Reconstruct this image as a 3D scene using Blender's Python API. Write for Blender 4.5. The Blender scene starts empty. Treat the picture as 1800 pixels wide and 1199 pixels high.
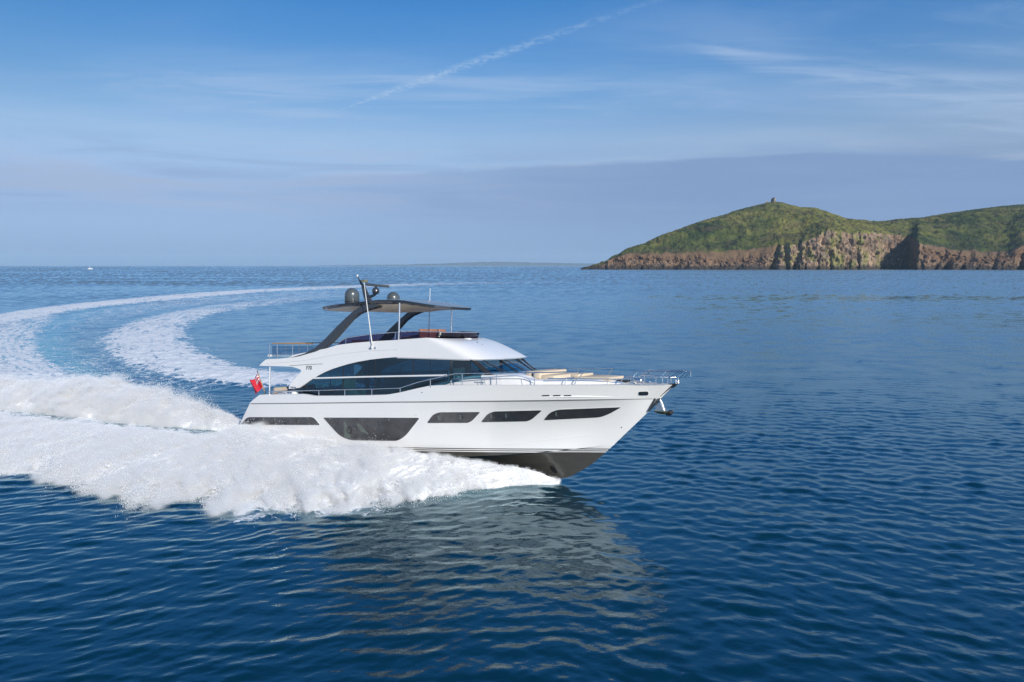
import bpy, bmesh, math, random
import numpy as np
from mathutils import Vector, Matrix
from mathutils.bvhtree import BVHTree

R = math.radians
SC = bpy.context.scene
C = SC.collection
random.seed(7)

# ------------------------------------------------------------------ camera
CAM_H = 8.93
F_PX = 1200.0                       # focal length in photo pixels (24 mm equivalent)
HORIZON = 467.0
PITCH = math.atan((599.5 - HORIZON) / F_PX)
cam = bpy.data.cameras.new('drone_camera')
cam.lens = 24.0
cam.sensor_width = 36.0
cam.clip_start = 0.1
cam.clip_end = 90000.0
camo = bpy.data.objects.new('drone_camera', cam)
C.objects.link(camo)
camo.location = (0, 0, CAM_H)
camo.rotation_euler = (math.pi / 2 - PITCH, 0, 0)
SC.camera = camo

# ------------------------------------------------------------------ light
SUN_EL, SUN_AZ = 25.0, 149.0        # azimuth from +Y towards +X
SUN_STRENGTH = 5.0
SKY_STRENGTH = 0.1
EXPOSURE = 0.0
sun = bpy.data.lights.new('sun', 'SUN')
sun.energy = SUN_STRENGTH
sun.angle = R(0.53)
sun.color = (1.0, 0.92, 0.79)
suno = bpy.data.objects.new('sun', sun)
C.objects.link(suno)
sd = Vector((math.sin(R(SUN_AZ)) * math.cos(R(SUN_EL)), math.cos(R(SUN_AZ)) * math.cos(R(SUN_EL)), math.sin(R(SUN_EL))))
suno.rotation_euler = sd.to_track_quat('Z', 'Y').to_euler()

world = bpy.data.worlds.new('World')
SC.world = world
world.use_nodes = True
wt = world.node_tree
SC.view_settings.view_transform = 'Standard'
SC.view_settings.look = 'None'
SC.view_settings.gamma = 1.0
SC.view_settings.exposure = EXPOSURE
SC.cycles.max_bounces = 10
SC.cycles.use_denoising = True
SC.cycles.denoising_prefilter = 'NONE'
SC.cycles.transparent_max_bounces = 16
SC.cycles.sample_clamp_indirect = 6.0


class NT:
    """small helper round a node tree"""
    def __init__(s, tree):
        s.t = tree
    def n(s, typ, **kw):
        nd = s.t.nodes.new(typ)
        for k, v in kw.items():
            setattr(nd, k, v)
        return nd
    def put(s, sock, v):
        if v is None:
            return
        if isinstance(v, bpy.types.NodeSocket):
            s.t.links.new(v, sock)
        else:
            if hasattr(sock.default_value, '__len__') and not hasattr(v, '__len__'):
                v = (v,) * len(sock.default_value)
            if hasattr(v, '__len__') and len(v) == 3 and len(sock.default_value) == 4:
                v = (*v, 1.0)
            sock.default_value = v
    def math(s, op, a, b=None, c=None, clamp=False):
        nd = s.n('ShaderNodeMath', operation=op, use_clamp=clamp)
        for i, v in enumerate((a, b, c)):
            s.put(nd.inputs[i], v)
        return nd.outputs[0]
    def vmath(s, op, a, b=None, scale=None):
        nd = s.n('ShaderNodeVectorMath', operation=op)
        s.put(nd.inputs[0], a)
        s.put(nd.inputs[1], b)
        if scale is not None:
            s.put(nd.inputs['Scale'], scale)
        return nd.outputs['Value'] if op in ('LENGTH', 'DOT_PRODUCT') else nd.outputs[0]
    def mix(s, f, a, b, blend='MIX'):
        nd = s.n('ShaderNodeMix', data_type='RGBA', blend_type=blend)
        s.put(nd.inputs[0], f)
        s.put(nd.inputs[6], a)
        s.put(nd.inputs[7], b)
        return nd.outputs[2]
    def step(s, v, lo, hi, a=0.0, b=1.0):
        nd = s.n('ShaderNodeMapRange', interpolation_type='SMOOTHSTEP')
        for i, q in enumerate((v, lo, hi, a, b)):
            s.put(nd.inputs[i], q)
        return nd.outputs[0]
    def noise(s, vec, scale, detail=4, rough=0.55, dist=0.0):
        nd = s.n('ShaderNodeTexNoise')
        s.put(nd.inputs['Vector'], vec)
        nd.inputs['Scale'].default_value = scale
        nd.inputs['Detail'].default_value = detail
        nd.inputs['Roughness'].default_value = rough
        nd.inputs['Distortion'].default_value = dist
        return nd.outputs[0]
    def mapv(s, vec, scale=(1, 1, 1), rot=(0, 0, 0), loc=(0, 0, 0)):
        nd = s.n('ShaderNodeMapping')
        s.put(nd.inputs[0], vec)
        nd.inputs['Location'].default_value = loc
        nd.inputs['Rotation'].default_value = rot
        nd.inputs['Scale'].default_value = scale
        return nd.outputs[0]
    def ramp(s, f, stops, interp='LINEAR'):
        nd = s.n('ShaderNodeValToRGB')
        nd.color_ramp.interpolation = interp
        el = nd.color_ramp.elements
        while len(el) < len(stops):
            el.new(0.5)
        for e, (p, c) in zip(el, stops):
            e.position = p
            e.color = (*c, 1.0)
        s.put(nd.inputs[0], f)
        return nd.outputs[0]
    def sep(s, v):
        nd = s.n('ShaderNodeSeparateXYZ')
        s.put(nd.inputs[0], v)
        return nd.outputs
    def comb(s, x, y, z):
        nd = s.n('ShaderNodeCombineXYZ')
        for i, v in enumerate((x, y, z)):
            s.put(nd.inputs[i], v)
        return nd.outputs[0]


def build_sky():
    g = NT(wt)
    bg = wt.nodes['Background']
    bg.inputs[1].default_value = SKY_STRENGTH
    sky = g.n('ShaderNodeTexSky', sky_type='NISHITA', sun_disc=False)
    sky.sun_elevation = R(SUN_EL)
    sky.sun_rotation = R(SUN_AZ)
    sky.air_density = 1.0
    sky.dust_density = 0.6
    sky.ozone_density = 3.0
    d = g.n('ShaderNodeTexCoord').outputs['Generated']
    x, y, z = g.sep(d)
    az = g.math('ARCTAN2', x, y)
    # the clean air: deep blue high up, paler and warmer towards the horizon
    tint = g.ramp(z, [(0.0, (0.36, 0.58, 1.28)), (0.05, (0.56, 0.66, 1.06)), (0.094, (0.72, 0.71, 0.93)), (0.172, (1.22, 1.13, 1.17)),
                      (0.245, (0.86, 1.12, 1.32)), (0.345, (0.42, 0.99, 1.42)), (0.47, (0.62, 1.60, 2.40)), (0.75, (0.40, 1.00, 1.50)), (1.0, (0.34, 0.80, 1.15))])
    base = g.mix(1.0, sky.outputs[0], tint, 'MULTIPLY')
    side = g.ramp(g.math('ADD', g.math('MULTIPLY', az, 0.5), 0.5), [(0.10, (0.58, 0.70, 0.74)), (0.5, (0.85, 0.90, 0.91)), (0.85, (0.94, 0.98, 1.02))])
    base = g.mix(g.step(z, 0.10, 0.24), base, g.mix(1.0, base, side, 'MULTIPLY'))
    # a flat layer of air for clouds: the direction laid on a plane overhead
    inv = g.math('DIVIDE', 1.0, g.math('ADD', g.math('MAXIMUM', z, 0.0), 0.06))
    px, py = g.math('MULTIPLY', x, inv), g.math('MULTIPLY', y, inv)
    p = g.comb(px, py, 0.0)
    # thin cirrus veils
    n1 = g.noise(g.mapv(p, (0.42, 1.25, 1), (0, 0, R(18))), 1.0, 5, 0.58, 0.9)
    n2 = g.noise(g.mapv(p, (0.9, 3.2, 1), (0, 0, R(-22)), (3.1, 0.4, 0)), 1.0, 6, 0.62, 1.2)
    big = g.noise(g.mapv(p, (0.3, 0.5, 1), (0, 0, 0), (7.7, 2.2, 0)), 1.0, 3, 0.5)
    veil = g.math('MULTIPLY', g.step(n1, 0.40, 0.72), g.step(big, 0.32, 0.62))
    veil = g.math('ADD', veil, g.math('MULTIPLY', g.step(n2, 0.5, 0.8), g.step(big, 0.36, 0.66)))
    veil = g.math('MULTIPLY', veil, g.math('MULTIPLY', g.step(z, 0.02, 0.2), g.step(z, 0.46, 0.28)), clamp=True)
    # a broad fair wisp across the middle of the view
    mid = g.math('ADD', g.math('SUBTRACT', z, 0.235), g.math('MULTIPLY', g.math('SUBTRACT', n1, 0.5), 0.12))
    wisp = g.math('MULTIPLY', g.step(g.math('ABSOLUTE', mid), 0.050, 0.0), g.step(n2, 0.34, 0.66))
    wisp = g.math('MULTIPLY', wisp, g.step(g.math('ABSOLUTE', g.math('ADD', az, 0.12)), 0.55, 0.20))
    # the plume of fair cirrus on the right, widening away to the right
    u = g.math('SUBTRACT', az, 0.25)
    core = g.math('ADD', g.math('SUBTRACT', z, 0.287), g.math('MULTIPLY', u, 0.26))
    core = g.math('ADD', core, g.math('MULTIPLY', g.math('SUBTRACT', n2, 0.5), 0.030))
    w = g.math('ADD', 0.007, g.math('MULTIPLY', g.math('MAXIMUM', u, 0.0), 0.105))
    rel = g.math('DIVIDE', core, w)
    plume = g.math('MULTIPLY', g.step(rel, 0.75, 0.30), g.step(rel, -1.7, 0.1))
    plume = g.math('MULTIPLY', plume, g.step(u, -0.03, 0.06))
    plume = g.math('MULTIPLY', plume, g.step(n2, 0.25, 0.68))
    # the contrail: a straight line in the plane overhead, between two bearings
    ax0, el0 = math.atan((560 - 900) / F_PX), 0.0
    def onplane(pxl, pyl):
        dd = ray(pxl, pyl)
        dd = dd / np.linalg.norm(dd)
        k = 1.0 / (dd[2] + 0.06)
        return dd[0] * k, dd[1] * k
    A, B = onplane(560, 207), onplane(1140, 5)
    L = math.hypot(B[0] - A[0], B[1] - A[1])
    tx, ty = (B[0] - A[0]) / L, (B[1] - A[1]) / L
    rx, ry = g.math('SUBTRACT', px, A[0]), g.math('SUBTRACT', py, A[1])
    along = g.math('DIVIDE', g.math('ADD', g.math('MULTIPLY', rx, tx), g.math('MULTIPLY', ry, ty)), L)
    across = g.math('SUBTRACT', g.math('MULTIPLY', rx, ty), g.math('MULTIPLY', ry, tx))
    nn = g.noise(g.mapv(p, (5, 5, 1)), 6.0, 4, 0.65)
    across = g.math('ADD', across, g.math('MULTIPLY', g.math('SUBTRACT', nn, 0.5), 0.030))
    wid = g.math('ADD', 0.006, g.math('MULTIPLY', g.math('MULTIPLY', g.step(along, 0.05, 0.42), g.step(along, 1.0, 0.6, 0.5, 1.0)), 0.036))
    trail = g.step(g.math('DIVIDE', g.math('ABSOLUTE', across), wid), 1.3, 0.0)
    trail = g.math('MULTIPLY', trail, g.math('MULTIPLY', g.step(along, -0.05, 0.25), g.step(along, 1.15, 0.45, 0.15, 1.0)))
    trail = g.math('MULTIPLY', trail, g.step(nn, 0.36, 0.62))
    white = (4.6, 5.9, 8.0)
    col = g.mix(g.math('MULTIPLY', veil, 0.24), base, white)
    col = g.mix(g.math('MULTIPLY', wisp, 0.42), col, white)
    col = g.mix(g.math('MULTIPLY', plume, 0.55, clamp=True), col, white)
    col = g.mix(g.math('MULTIPLY', trail, 0.42), col, (5.2, 6.6, 8.4))
    # pale haze towards the horizon
    haze = g.step(z, 0.26, 0.02)
    col = g.mix(g.math('MULTIPLY', haze, 0.22), col, (2.75, 4.05, 6.5))
    # long stratus streaks between 3 and 10 degrees
    q = g.comb(g.math('MULTIPLY', az, 2.2), g.math('MULTIPLY', z, 26.0), 0.0)
    sn = g.noise(g.mapv(q, (1, 1, 1), (0, 0, R(2))), 1.3, 4, 0.55, 0.5)
    belt = g.math('MULTIPLY', g.step(z, 0.05, 0.09), g.step(z, 0.19, 0.12))
    col = g.mix(g.math('MULTIPLY', g.math('MULTIPLY', g.step(sn, 0.44, 0.66), belt), 0.70), col, (4.1, 5.0, 6.9))
    col = g.mix(g.math('MULTIPLY', g.math('MULTIPLY', g.step(sn, 0.52, 0.34), belt), 0.42), col, (2.5, 3.35, 5.5))
    # the grey violet bank with a firm upper edge on the right
    en = g.noise(g.comb(g.math('MULTIPLY', az, 3.0), g.math('MULTIPLY', z, 14.0), 4.0), 1.6, 4, 0.6)
    top = g.math('ADD', g.math('SUBTRACT', g.math('ADD', 0.124, g.math('MULTIPLY', g.step(az, -0.35, 0.25), 0.026)), g.math('MULTIPLY', g.math('MAXIMUM', g.math('SUBTRACT', az, 0.4), 0.0), 0.11)), g.math('MULTIPLY', g.math('SUBTRACT', en, 0.5), 0.026))
    soft = g.math('SUBTRACT', top, z)
    bank = g.math('MULTIPLY', g.step(soft, -0.001, 0.007), g.step(soft, 0.16, 0.03, 0.45, 1.0))
    bank = g.math('MULTIPLY', bank, g.step(az, -0.45, 0.30, 0.12, 1.0))
    col = g.mix(g.math('MULTIPLY', bank, 0.86), col, (2.15, 3.30, 5.7))
    # below the horizon the sky only lights from behind the sea
    wt.links.new(col, bg.inputs[0])


# ------------------------------------------------------------------ from the photograph to metres
_cp, _sp = math.cos(PITCH), math.sin(PITCH)


def ray(px, py):
    u, v = (px - 900.0) / F_PX, (py - 599.5) / F_PX
    return np.array([u, _cp - v * _sp, -_sp - v * _cp])


build_sky()


def W(px, py, z=0.0):
    """the point of the sea (or of a level z) seen at a pixel"""
    d = ray(px, py)
    t = (z - CAM_H) / d[2]
    return np.array([d[0] * t, d[1] * t, z])


# the yacht turns to port: bow towards us by 30 degrees, heeled 5, trimmed 3
_a, _t, _r = R(-30), R(3), R(-5)
Rz = np.array([[math.cos(_a), -math.sin(_a), 0], [math.sin(_a), math.cos(_a), 0], [0, 0, 1]])
Ry = np.array([[math.cos(_t), 0, -math.sin(_t)], [0, 1, 0], [math.sin(_t), 0, math.cos(_t)]])
Rx = np.array([[1, 0, 0], [0, math.cos(_r), -math.sin(_r)], [0, math.sin(_r), math.cos(_r)]])
YM = Rz @ Ry @ Rx
YO = W(985, 845)
_cl = YM.T @ (np.array([0, 0, CAM_H]) - YO)


def P(px, py, y):
    """boat coordinates of the pixel on the fore-and-aft plane at y (starboard is negative)"""
    d = YM.T @ ray(px, py)
    t = (y - _cl[1]) / d[1]
    q = _cl + t * d
    q[1] = y
    return q


def Pf(px, py, yf):
    """the same where y depends on (x, z)"""
    y = -2.0
    for _ in range(30):
        q = P(px, py, y)
        y = 0.5 * y + 0.5 * yf(q[0], q[2])
    return P(px, py, y)


# ------------------------------------------------------------------ noise in numpy
_rng = np.random.default_rng(11)
_perm = np.concatenate([_rng.permutation(256)] * 3)
_grad = _rng.normal(size=(256, 3))
_grad /= np.linalg.norm(_grad, axis=1)[:, None]


def perlin(x, y, z):
    xi, yi, zi = np.floor(x).astype(int), np.floor(y).astype(int), np.floor(z).astype(int)
    xf, yf, zf = x - xi, y - yi, z - zi
    u, v, w = (t * t * t * (t * (t * 6 - 15) + 10) for t in (xf, yf, zf))
    xi &= 255
    yi &= 255
    zi &= 255
    out = 0
    for dx in (0, 1):
        for dy in (0, 1):
            for dz in (0, 1):
                g = _grad[_perm[_perm[_perm[xi + dx] + yi + dy] + zi + dz]]
                dot = g[..., 0] * (xf - dx) + g[..., 1] * (yf - dy) + g[..., 2] * (zf - dz)
                out = out + dot * (u if dx else 1 - u) * (v if dy else 1 - v) * (w if dz else 1 - w)
    return out * 1.6


def fbm(x, y, z=0.0, octaves=4, gain=0.5, lac=2.03):
    x, y = np.asarray(x, float), np.asarray(y, float)
    z = np.zeros_like(x) + z
    a, f, o = 1.0, 1.0, 0
    for i in range(octaves):
        o = o + a * perlin(x * f + 17.3 * i, y * f - 9.1 * i, z * f + 5.7 * i)
        a *= gain
        f *= lac
    return o


def smooth(x, a, b):
    t = np.clip((x - a) / (b - a), 0, 1)
    return t * t * (3 - 2 * t)


# ------------------------------------------------------------------ objects
def tag(o, label=None, cat=None, group=None, kind=None):
    if label:
        o['label'] = label
    if cat:
        o['category'] = cat
    if group:
        o['group'] = group
    if kind:
        o['kind'] = kind
    return o


def mesh_obj(name, V, F, mat=None, parent=None, smooth_deg=35, attrs=None):
    me = bpy.data.meshes.new(name)
    if isinstance(F, np.ndarray):
        V = np.asarray(V, np.float32)
        n = F.shape[1]
        me.vertices.add(len(V))
        me.vertices.foreach_set('co', V.ravel())
        me.loops.add(F.size)
        me.loops.foreach_set('vertex_index', F.astype(np.int32).ravel())
        me.polygons.add(len(F))
        me.polygons.foreach_set('loop_start', np.arange(0, F.size, n, dtype=np.int32))
        me.update(calc_edges=True)
        me.validate()
    else:
        me.from_pydata([tuple(map(float, v)) for v in V], [], [tuple(int(i) for i in f) for f in F])
        me.validate()
    for k, v in (attrs or {}).items():
        a = me.attributes.new(k, 'FLOAT', 'POINT')
        a.data.foreach_set('value', np.asarray(v, np.float32))
    if smooth_deg:
        me.shade_smooth()
        if smooth_deg < 180:
            me.set_sharp_from_angle(angle=R(smooth_deg))
    o = bpy.data.objects.new(name, me)
    C.objects.link(o)
    for m in (mat if isinstance(mat, (list, tuple)) else [mat]):
        if m:
            me.materials.append(m)
    if parent:
        o.parent = parent
    return o


class MB:
    """collects shapes, then links them as one mesh object"""
    def __init__(s):
        s.V, s.F = [], []
    def add(s, V, F):
        b = len(s.V)
        s.V += [tuple(map(float, v)) for v in V]
        s.F += [tuple(i + b for i in f) for f in F]
        return s
    def box(s, c, size, rot=None, bev=0.0):
        bm = bmesh.new()
        bmesh.ops.create_cube(bm, size=1.0)
        bmesh.ops.scale(bm, vec=size, verts=bm.verts)
        if bev:
            bmesh.ops.bevel(bm, geom=bm.edges[:], offset=bev, segments=2, affect='EDGES', profile=0.5)
        m = Matrix.Translation(Vector(tuple(map(float, c)))) @ (rot.to_4x4() if rot else Matrix())
        bm.transform(m)
        s.bm(bm)
        return s
    def bm(s, bm):
        bm.verts.index_update()
        s.add([v.co for v in bm.verts], [[v.index for v in f.verts] for f in bm.faces])
        bm.free()
        return s
    def tube(s, pts, r, n=8, cap=True):
        pts = [Vector(tuple(map(float, p))) for p in pts]
        rs = [float(q) for q in r] if hasattr(r, '__len__') else [float(r)] * len(pts)
        rings = []
        up = Vector((0, 0, 1))
        for i, p in enumerate(pts):
            t = (pts[min(i + 1, len(pts) - 1)] - pts[max(i - 1, 0)]).normalized()
            a = t.cross(up if abs(t.dot(up)) < 0.95 else Vector((1, 0, 0))).normalized()
            b = t.cross(a)
            rings.append([p + rs[i] * (math.cos(2 * math.pi * k / n) * a + math.sin(2 * math.pi * k / n) * b) for k in range(n)])
        return s.loft(rings, True, cap)
    def loft(s, rings, closed=True, cap=False):
        n = len(rings[0])
        V = [v for r in rings for v in r]
        F = []
        for i in range(len(rings) - 1):
            for k in range(n if closed else n - 1):
                k2 = (k + 1) % n
                F.append((i * n + k, i * n + k2, (i + 1) * n + k2, (i + 1) * n + k))
        if cap:
            F.append(tuple(range(n))[::-1])
            F.append(tuple((len(rings) - 1) * n + k for k in range(n)))
        return s.add(V, F)
    def lathe(s, prof, base, axis=None, n=24):
        """prof: (radius, height) pairs round the axis through base"""
        q = Vector(axis or (0, 0, 1)).to_track_quat('Z', 'Y')
        base = Vector(tuple(map(float, base)))
        rings = [[base + q @ Vector((r * math.cos(2 * math.pi * k / n), r * math.sin(2 * math.pi * k / n), h)) for k in range(n)] for r, h in prof]
        return s.loft(rings, True, True)
    def prism(s, poly, thick):
        """poly: 3-D outline; thick: the vector it is extruded by"""
        n = len(poly)
        a = [Vector(tuple(map(float, p))) for p in poly]
        b = [p + Vector(thick) for p in a]
        return s.add(a + b, [tuple(range(n))[::-1], tuple(range(n, 2 * n))] + [(k, (k + 1) % n, n + (k + 1) % n, n + k) for k in range(n)])
    def build(s, name, mat, parent=None, deg=35):
        o = mesh_obj(name, s.V, s.F, mat, parent, deg)
        bm = bmesh.new()
        bm.from_mesh(o.data)
        bmesh.ops.recalc_face_normals(bm, faces=bm.faces)
        bm.to_mesh(o.data)
        bm.free()
        if deg:
            o.data.set_sharp_from_angle(angle=R(deg))
        return o


def empty(name, loc=(0, 0, 0), parent=None):
    o = bpy.data.objects.new(name, None)
    C.objects.link(o)
    o.location = loc
    o.empty_display_size = 0.5
    if parent:
        o.parent = parent
    return o


# ------------------------------------------------------------------ materials
def mat(name, color, rough=0.4, metal=0.0, coat=0.0, var=0.06, vscale=3.0, bump=0.0, bscale=40.0, spec=0.5):
    m = bpy.data.materials.new(name)
    m.use_nodes = True
    g = NT(m.node_tree)
    b = m.node_tree.nodes['Principled BSDF']
    co = g.n('ShaderNodeTexCoord').outputs['Object']
    n = g.noise(co, vscale, 5, 0.6)
    k = g.math('ADD', 1.0 - var, g.math('MULTIPLY', n, 2 * var))
    g.put(b.inputs['Base Color'], g.vmath('SCALE', color, scale=k))
    g.put(b.inputs['Roughness'], g.math('ADD', rough - 0.04, g.math('MULTIPLY', n, 0.08)))
    b.inputs['Metallic'].default_value = metal
    b.inputs['Coat Weight'].default_value = coat
    b.inputs['Coat Roughness'].default_value = 0.06
    b.inputs['Specular IOR Level'].default_value = spec
    if bump:
        bn = g.n('ShaderNodeBump')
        bn.inputs['Strength'].default_value = 0.5
        bn.inputs['Distance'].default_value = bump
        g.put(bn.inputs['Height'], g.noise(co, bscale, 6, 0.6))
        g.put(b.inputs['Normal'], bn.outputs[0])
    return m


def glass_mat(name, tint, refl=1.0, ior=1.5):
    m = bpy.data.materials.new(name)
    m.use_nodes = True
    g = NT(m.node_tree)
    t = m.node_tree
    t.nodes.remove(t.nodes['Principled BSDF'])
    tr = g.n('ShaderNodeBsdfTransparent')
    co = g.n('ShaderNodeTexCoord').outputs['Object']
    n = g.noise(co, 1.2, 3, 0.5)
    g.put(tr.inputs[0], g.vmath('SCALE', tint, scale=g.math('ADD', 0.9, g.math('MULTIPLY', n, 0.2))))
    gl = g.n('ShaderNodeBsdfGlossy')
    gl.inputs['Roughness'].default_value = 0.02
    gl.inputs['Color'].default_value = (refl, refl, refl, 1)
    ge = g.n('ShaderNodeNewGeometry')
    c = g.math('ABSOLUTE', g.vmath('DOT_PRODUCT', ge.outputs['Incoming'], ge.outputs['Normal']))
    f0 = ((ior - 1) / (ior + 1)) ** 2
    fr = g.math('ADD', f0, g.math('MULTIPLY', 1 - f0, g.math('POWER', g.math('SUBTRACT', 1.0, c, clamp=True), 5.0)))
    mx = g.n('ShaderNodeMixShader')
    g.put(mx.inputs[0], fr)
    t.links.new(tr.outputs[0], mx.inputs[1])
    t.links.new(gl.outputs[0], mx.inputs[2])
    t.links.new(mx.outputs[0], t.nodes['Material Output'].inputs[0])
    return m


def build_hull_paint():
    m = bpy.data.materials.new('hull_paint')
    m.use_nodes = True
    g = NT(m.node_tree)
    b = m.node_tree.nodes['Principled BSDF']
    co = g.n('ShaderNodeTexCoord').outputs['Object']
    x, y, z = g.sep(co)
    line = g.math('ADD', 1.36, g.math('MULTIPLY', x, 0.040))
    s = g.math('SUBTRACT', z, line)
    n = g.noise(co, 1.5, 4, 0.55)
    white = g.vmath('SCALE', (0.765, 0.755, 0.74), scale=g.math('ADD', 0.98, g.math('MULTIPLY', n, 0.04)))
    dirt = g.noise(g.mapv(co, (1.2, 1.2, 6)), 2.0, 5, 0.6)
    anti = g.mix(dirt, (0.045, 0.042, 0.038), (0.082, 0.076, 0.066))
    dark = (0.045, 0.042, 0.040)
    k1 = g.math('MULTIPLY', g.math('GREATER_THAN', s, 0.035), g.math('LESS_THAN', s, 0.075))
    k2 = g.math('MULTIPLY', g.math('GREATER_THAN', s, -0.045), g.math('LESS_THAN', s, -0.005))
    col = g.mix(k1, white, dark)
    col = g.mix(k2, col, dark)
    bot = g.math('LESS_THAN', s, -0.085)
    col = g.mix(bot, col, anti)
    g.put(b.inputs['Base Color'], col)
    g.put(b.inputs['Roughness'], g.math('ADD', 0.16, g.math('MULTIPLY', bot, 0.22)))
    b.inputs['Coat Weight'].default_value = 0.9
    b.inputs['Coat Roughness'].default_value = 0.03
    return m


M_HULL = build_hull_paint()
M_GEL = mat('white_gelcoat', (0.755, 0.745, 0.73), 0.25, coat=0.4, var=0.02)
M_DECK = mat('deck_nonslip', (0.70, 0.69, 0.66), 0.6, var=0.04, bump=0.002, bscale=120)
M_TEAK = mat('teak', (0.34, 0.20, 0.10), 0.5, var=0.25, vscale=9, bump=0.002)
M_STEEL = mat('stainless_steel', (0.84, 0.83, 0.81), 0.24, metal=1.0, var=0.03)
M_GREY = mat('metallic_grey_paint', (0.065, 0.074, 0.085), 0.26, metal=0.45, coat=0.6, var=0.04)
M_DOME = mat('dark_grey_dome', (0.072, 0.085, 0.092), 0.28, coat=0.4, var=0.05)
M_BLACK = mat('black_trim', (0.018, 0.018, 0.020), 0.35, var=0.1)
M_UNDER = mat('tan_headliner', (0.92, 0.72, 0.50), 0.4, var=0.05)
M_CREAM = mat('cream_cushion', (0.60, 0.50, 0.37), 0.8, var=0.08, bump=0.003, bscale=25)
M_BROWN = mat('brown_leather', (0.30, 0.14, 0.09), 0.45, var=0.12, bump=0.003, bscale=20)
M_TAUPE = mat('taupe_cushion', (0.36, 0.32, 0.28), 0.8, var=0.08, bump=0.003, bscale=25)
M_WOOD = mat('interior_oak', (0.30, 0.22, 0.15), 0.45, var=0.15)
M_LINEN = mat('pale_linen', (0.62, 0.62, 0.60), 0.8, var=0.05)
M_RED = mat('red_bunting', (0.46, 0.010, 0.028), 0.7, var=0.08)
M_NAVY = mat('navy_bunting', (0.012, 0.018, 0.12), 0.7, var=0.05)
M_WHITEB = mat('white_bunting', (0.78, 0.78, 0.78), 0.7, var=0.03)
M_BRONZE = mat('dull_brass', (0.55, 0.45, 0.22), 0.35, metal=0.8, var=0.1)
M_HWIN = mat('smoked_hull_glass', (0.036, 0.036, 0.039), 0.07, coat=0.5, var=0.45, vscale=1.6, spec=0.8)
M_SEAM = mat('grey_seam', (0.22, 0.21, 0.20), 0.5, var=0.05)
M_SALOON = glass_mat('tinted_saloon_glass', (0.36, 0.57, 0.63), 1.0, 1.7)
M_SCREEN = glass_mat('windscreen_glass', (0.60, 0.82, 0.92), 1.0, 2.2)
M_FLYGLASS = glass_mat('purple_wind_deflector', (0.20, 0.12, 0.22), 1.0, 1.5)

# ================================================================== the yacht
yacht = empty('motor_yacht')
yacht.matrix_world = Matrix([[*YM[0], YO[0]], [*YM[1], YO[1]], [*YM[2], YO[2]], [0, 0, 0, 1]])
tag(yacht, 'large white flybridge motor yacht with dark hardtop planing across the bay', 'motor yacht')


def pl(x, pts):
    xs, ys = zip(*pts)
    return np.interp(x, xs, ys)


STEM = [(0.03, 0.10), (0.30, 0.16), (0.55, 0.27), (1.11, 0.61), (1.55, 0.93), (1.96, 1.29), (2.45, 1.76), (2.88, 2.18), (3.40, 2.68), (3.82, 3.09), (4.32, 3.64), (4.66, 3.99), (4.87, 4.19)]
def stem_x(z):
    return np.interp(z, [p[1] for p in STEM], [p[0] for p in STEM])
TRANS = [(1.2, -17.3), (1.54, -17.17), (2.67, -16.2), (3.14, -15.42), (3.3, -15.3)]
def trans_x(z):
    return np.interp(z, [p[0] for p in TRANS], [p[1] for p in TRANS])


def shape(u, u0, p, st=0.06):
    s = np.clip((u - u0) / (1 - u0), 0, 1)
    a = np.clip((0.3 - u) / 0.3, 0, 1)
    return (1 - s ** p) * (1 - st * a ** 2)


def y_sheer(x):
    u = (x + 15.4) / (4.95 + 15.4)
    return 2.68 * shape(np.clip(u, 0, 1), 0.50, 2.25) + 0.10 * smooth(x, 3.0, 4.8)


_shp = [(455, 694), (500, 693.5), (535, 693), (552, 696), (600, 695.8), (650, 695), (680, 694), (703, 690), (730, 683.5), (755, 678.3), (775, 677.2), (840, 677), (900, 677), (1000, 676.5), (1100, 676), (1187, 676)]
_sh = []
for _p in _shp:
    _q = Pf(*_p, lambda x, z: -float(y_sheer(x)))
    _sh.append((_q[0], _q[2]))
_sh[-1] = (4.87, 4.19)
_sh.sort()
def z_sheer(x):
    return np.interp(x, [p[0] for p in _sh], [p[1] for p in _sh])
_kn = []
for _p in [(437, 709), (520, 708.3), (600, 707.3), (700, 706), (800, 705), (900, 704), (1000, 702.5), (1080, 701.4), (1140, 700.6)]:
    _q = Pf(*_p, lambda x, z: -float(2.68 * shape(np.clip((x + 16.2) / 20.5, 0, 1), 0.48, 2.1)))
    _kn.append((_q[0], _q[2]))
_kn = [(-16.25, _kn[0][1])] + _kn[1:] + [(4.30, 3.62)]
def z_knuckle(x):
    return np.interp(x, [p[0] for p in _kn], [p[1] for p in _kn])
def z_chine(x):
    return np.interp(x, [-17.3, -10, -5, -2, 0, 1.2, 2.4], [0.30, 0.50, 0.80, 1.08, 1.34, 1.52, 1.70])
def z_keel(x):
    return np.interp(x, [-17.3, -3, -0.4] + [p[0] for p in STEM], [0.0, 0.0, 0.04] + [p[1] for p in STEM])

NU = 150
U = np.linspace(0, 1, NU) ** 1.0
U = 1 - (1 - U) ** 1.25            # finer at the bow
lines = []                          # from sheer to keel: arrays (NU,3) of the starboard side
_z0 = z_chine(2.4)


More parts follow.
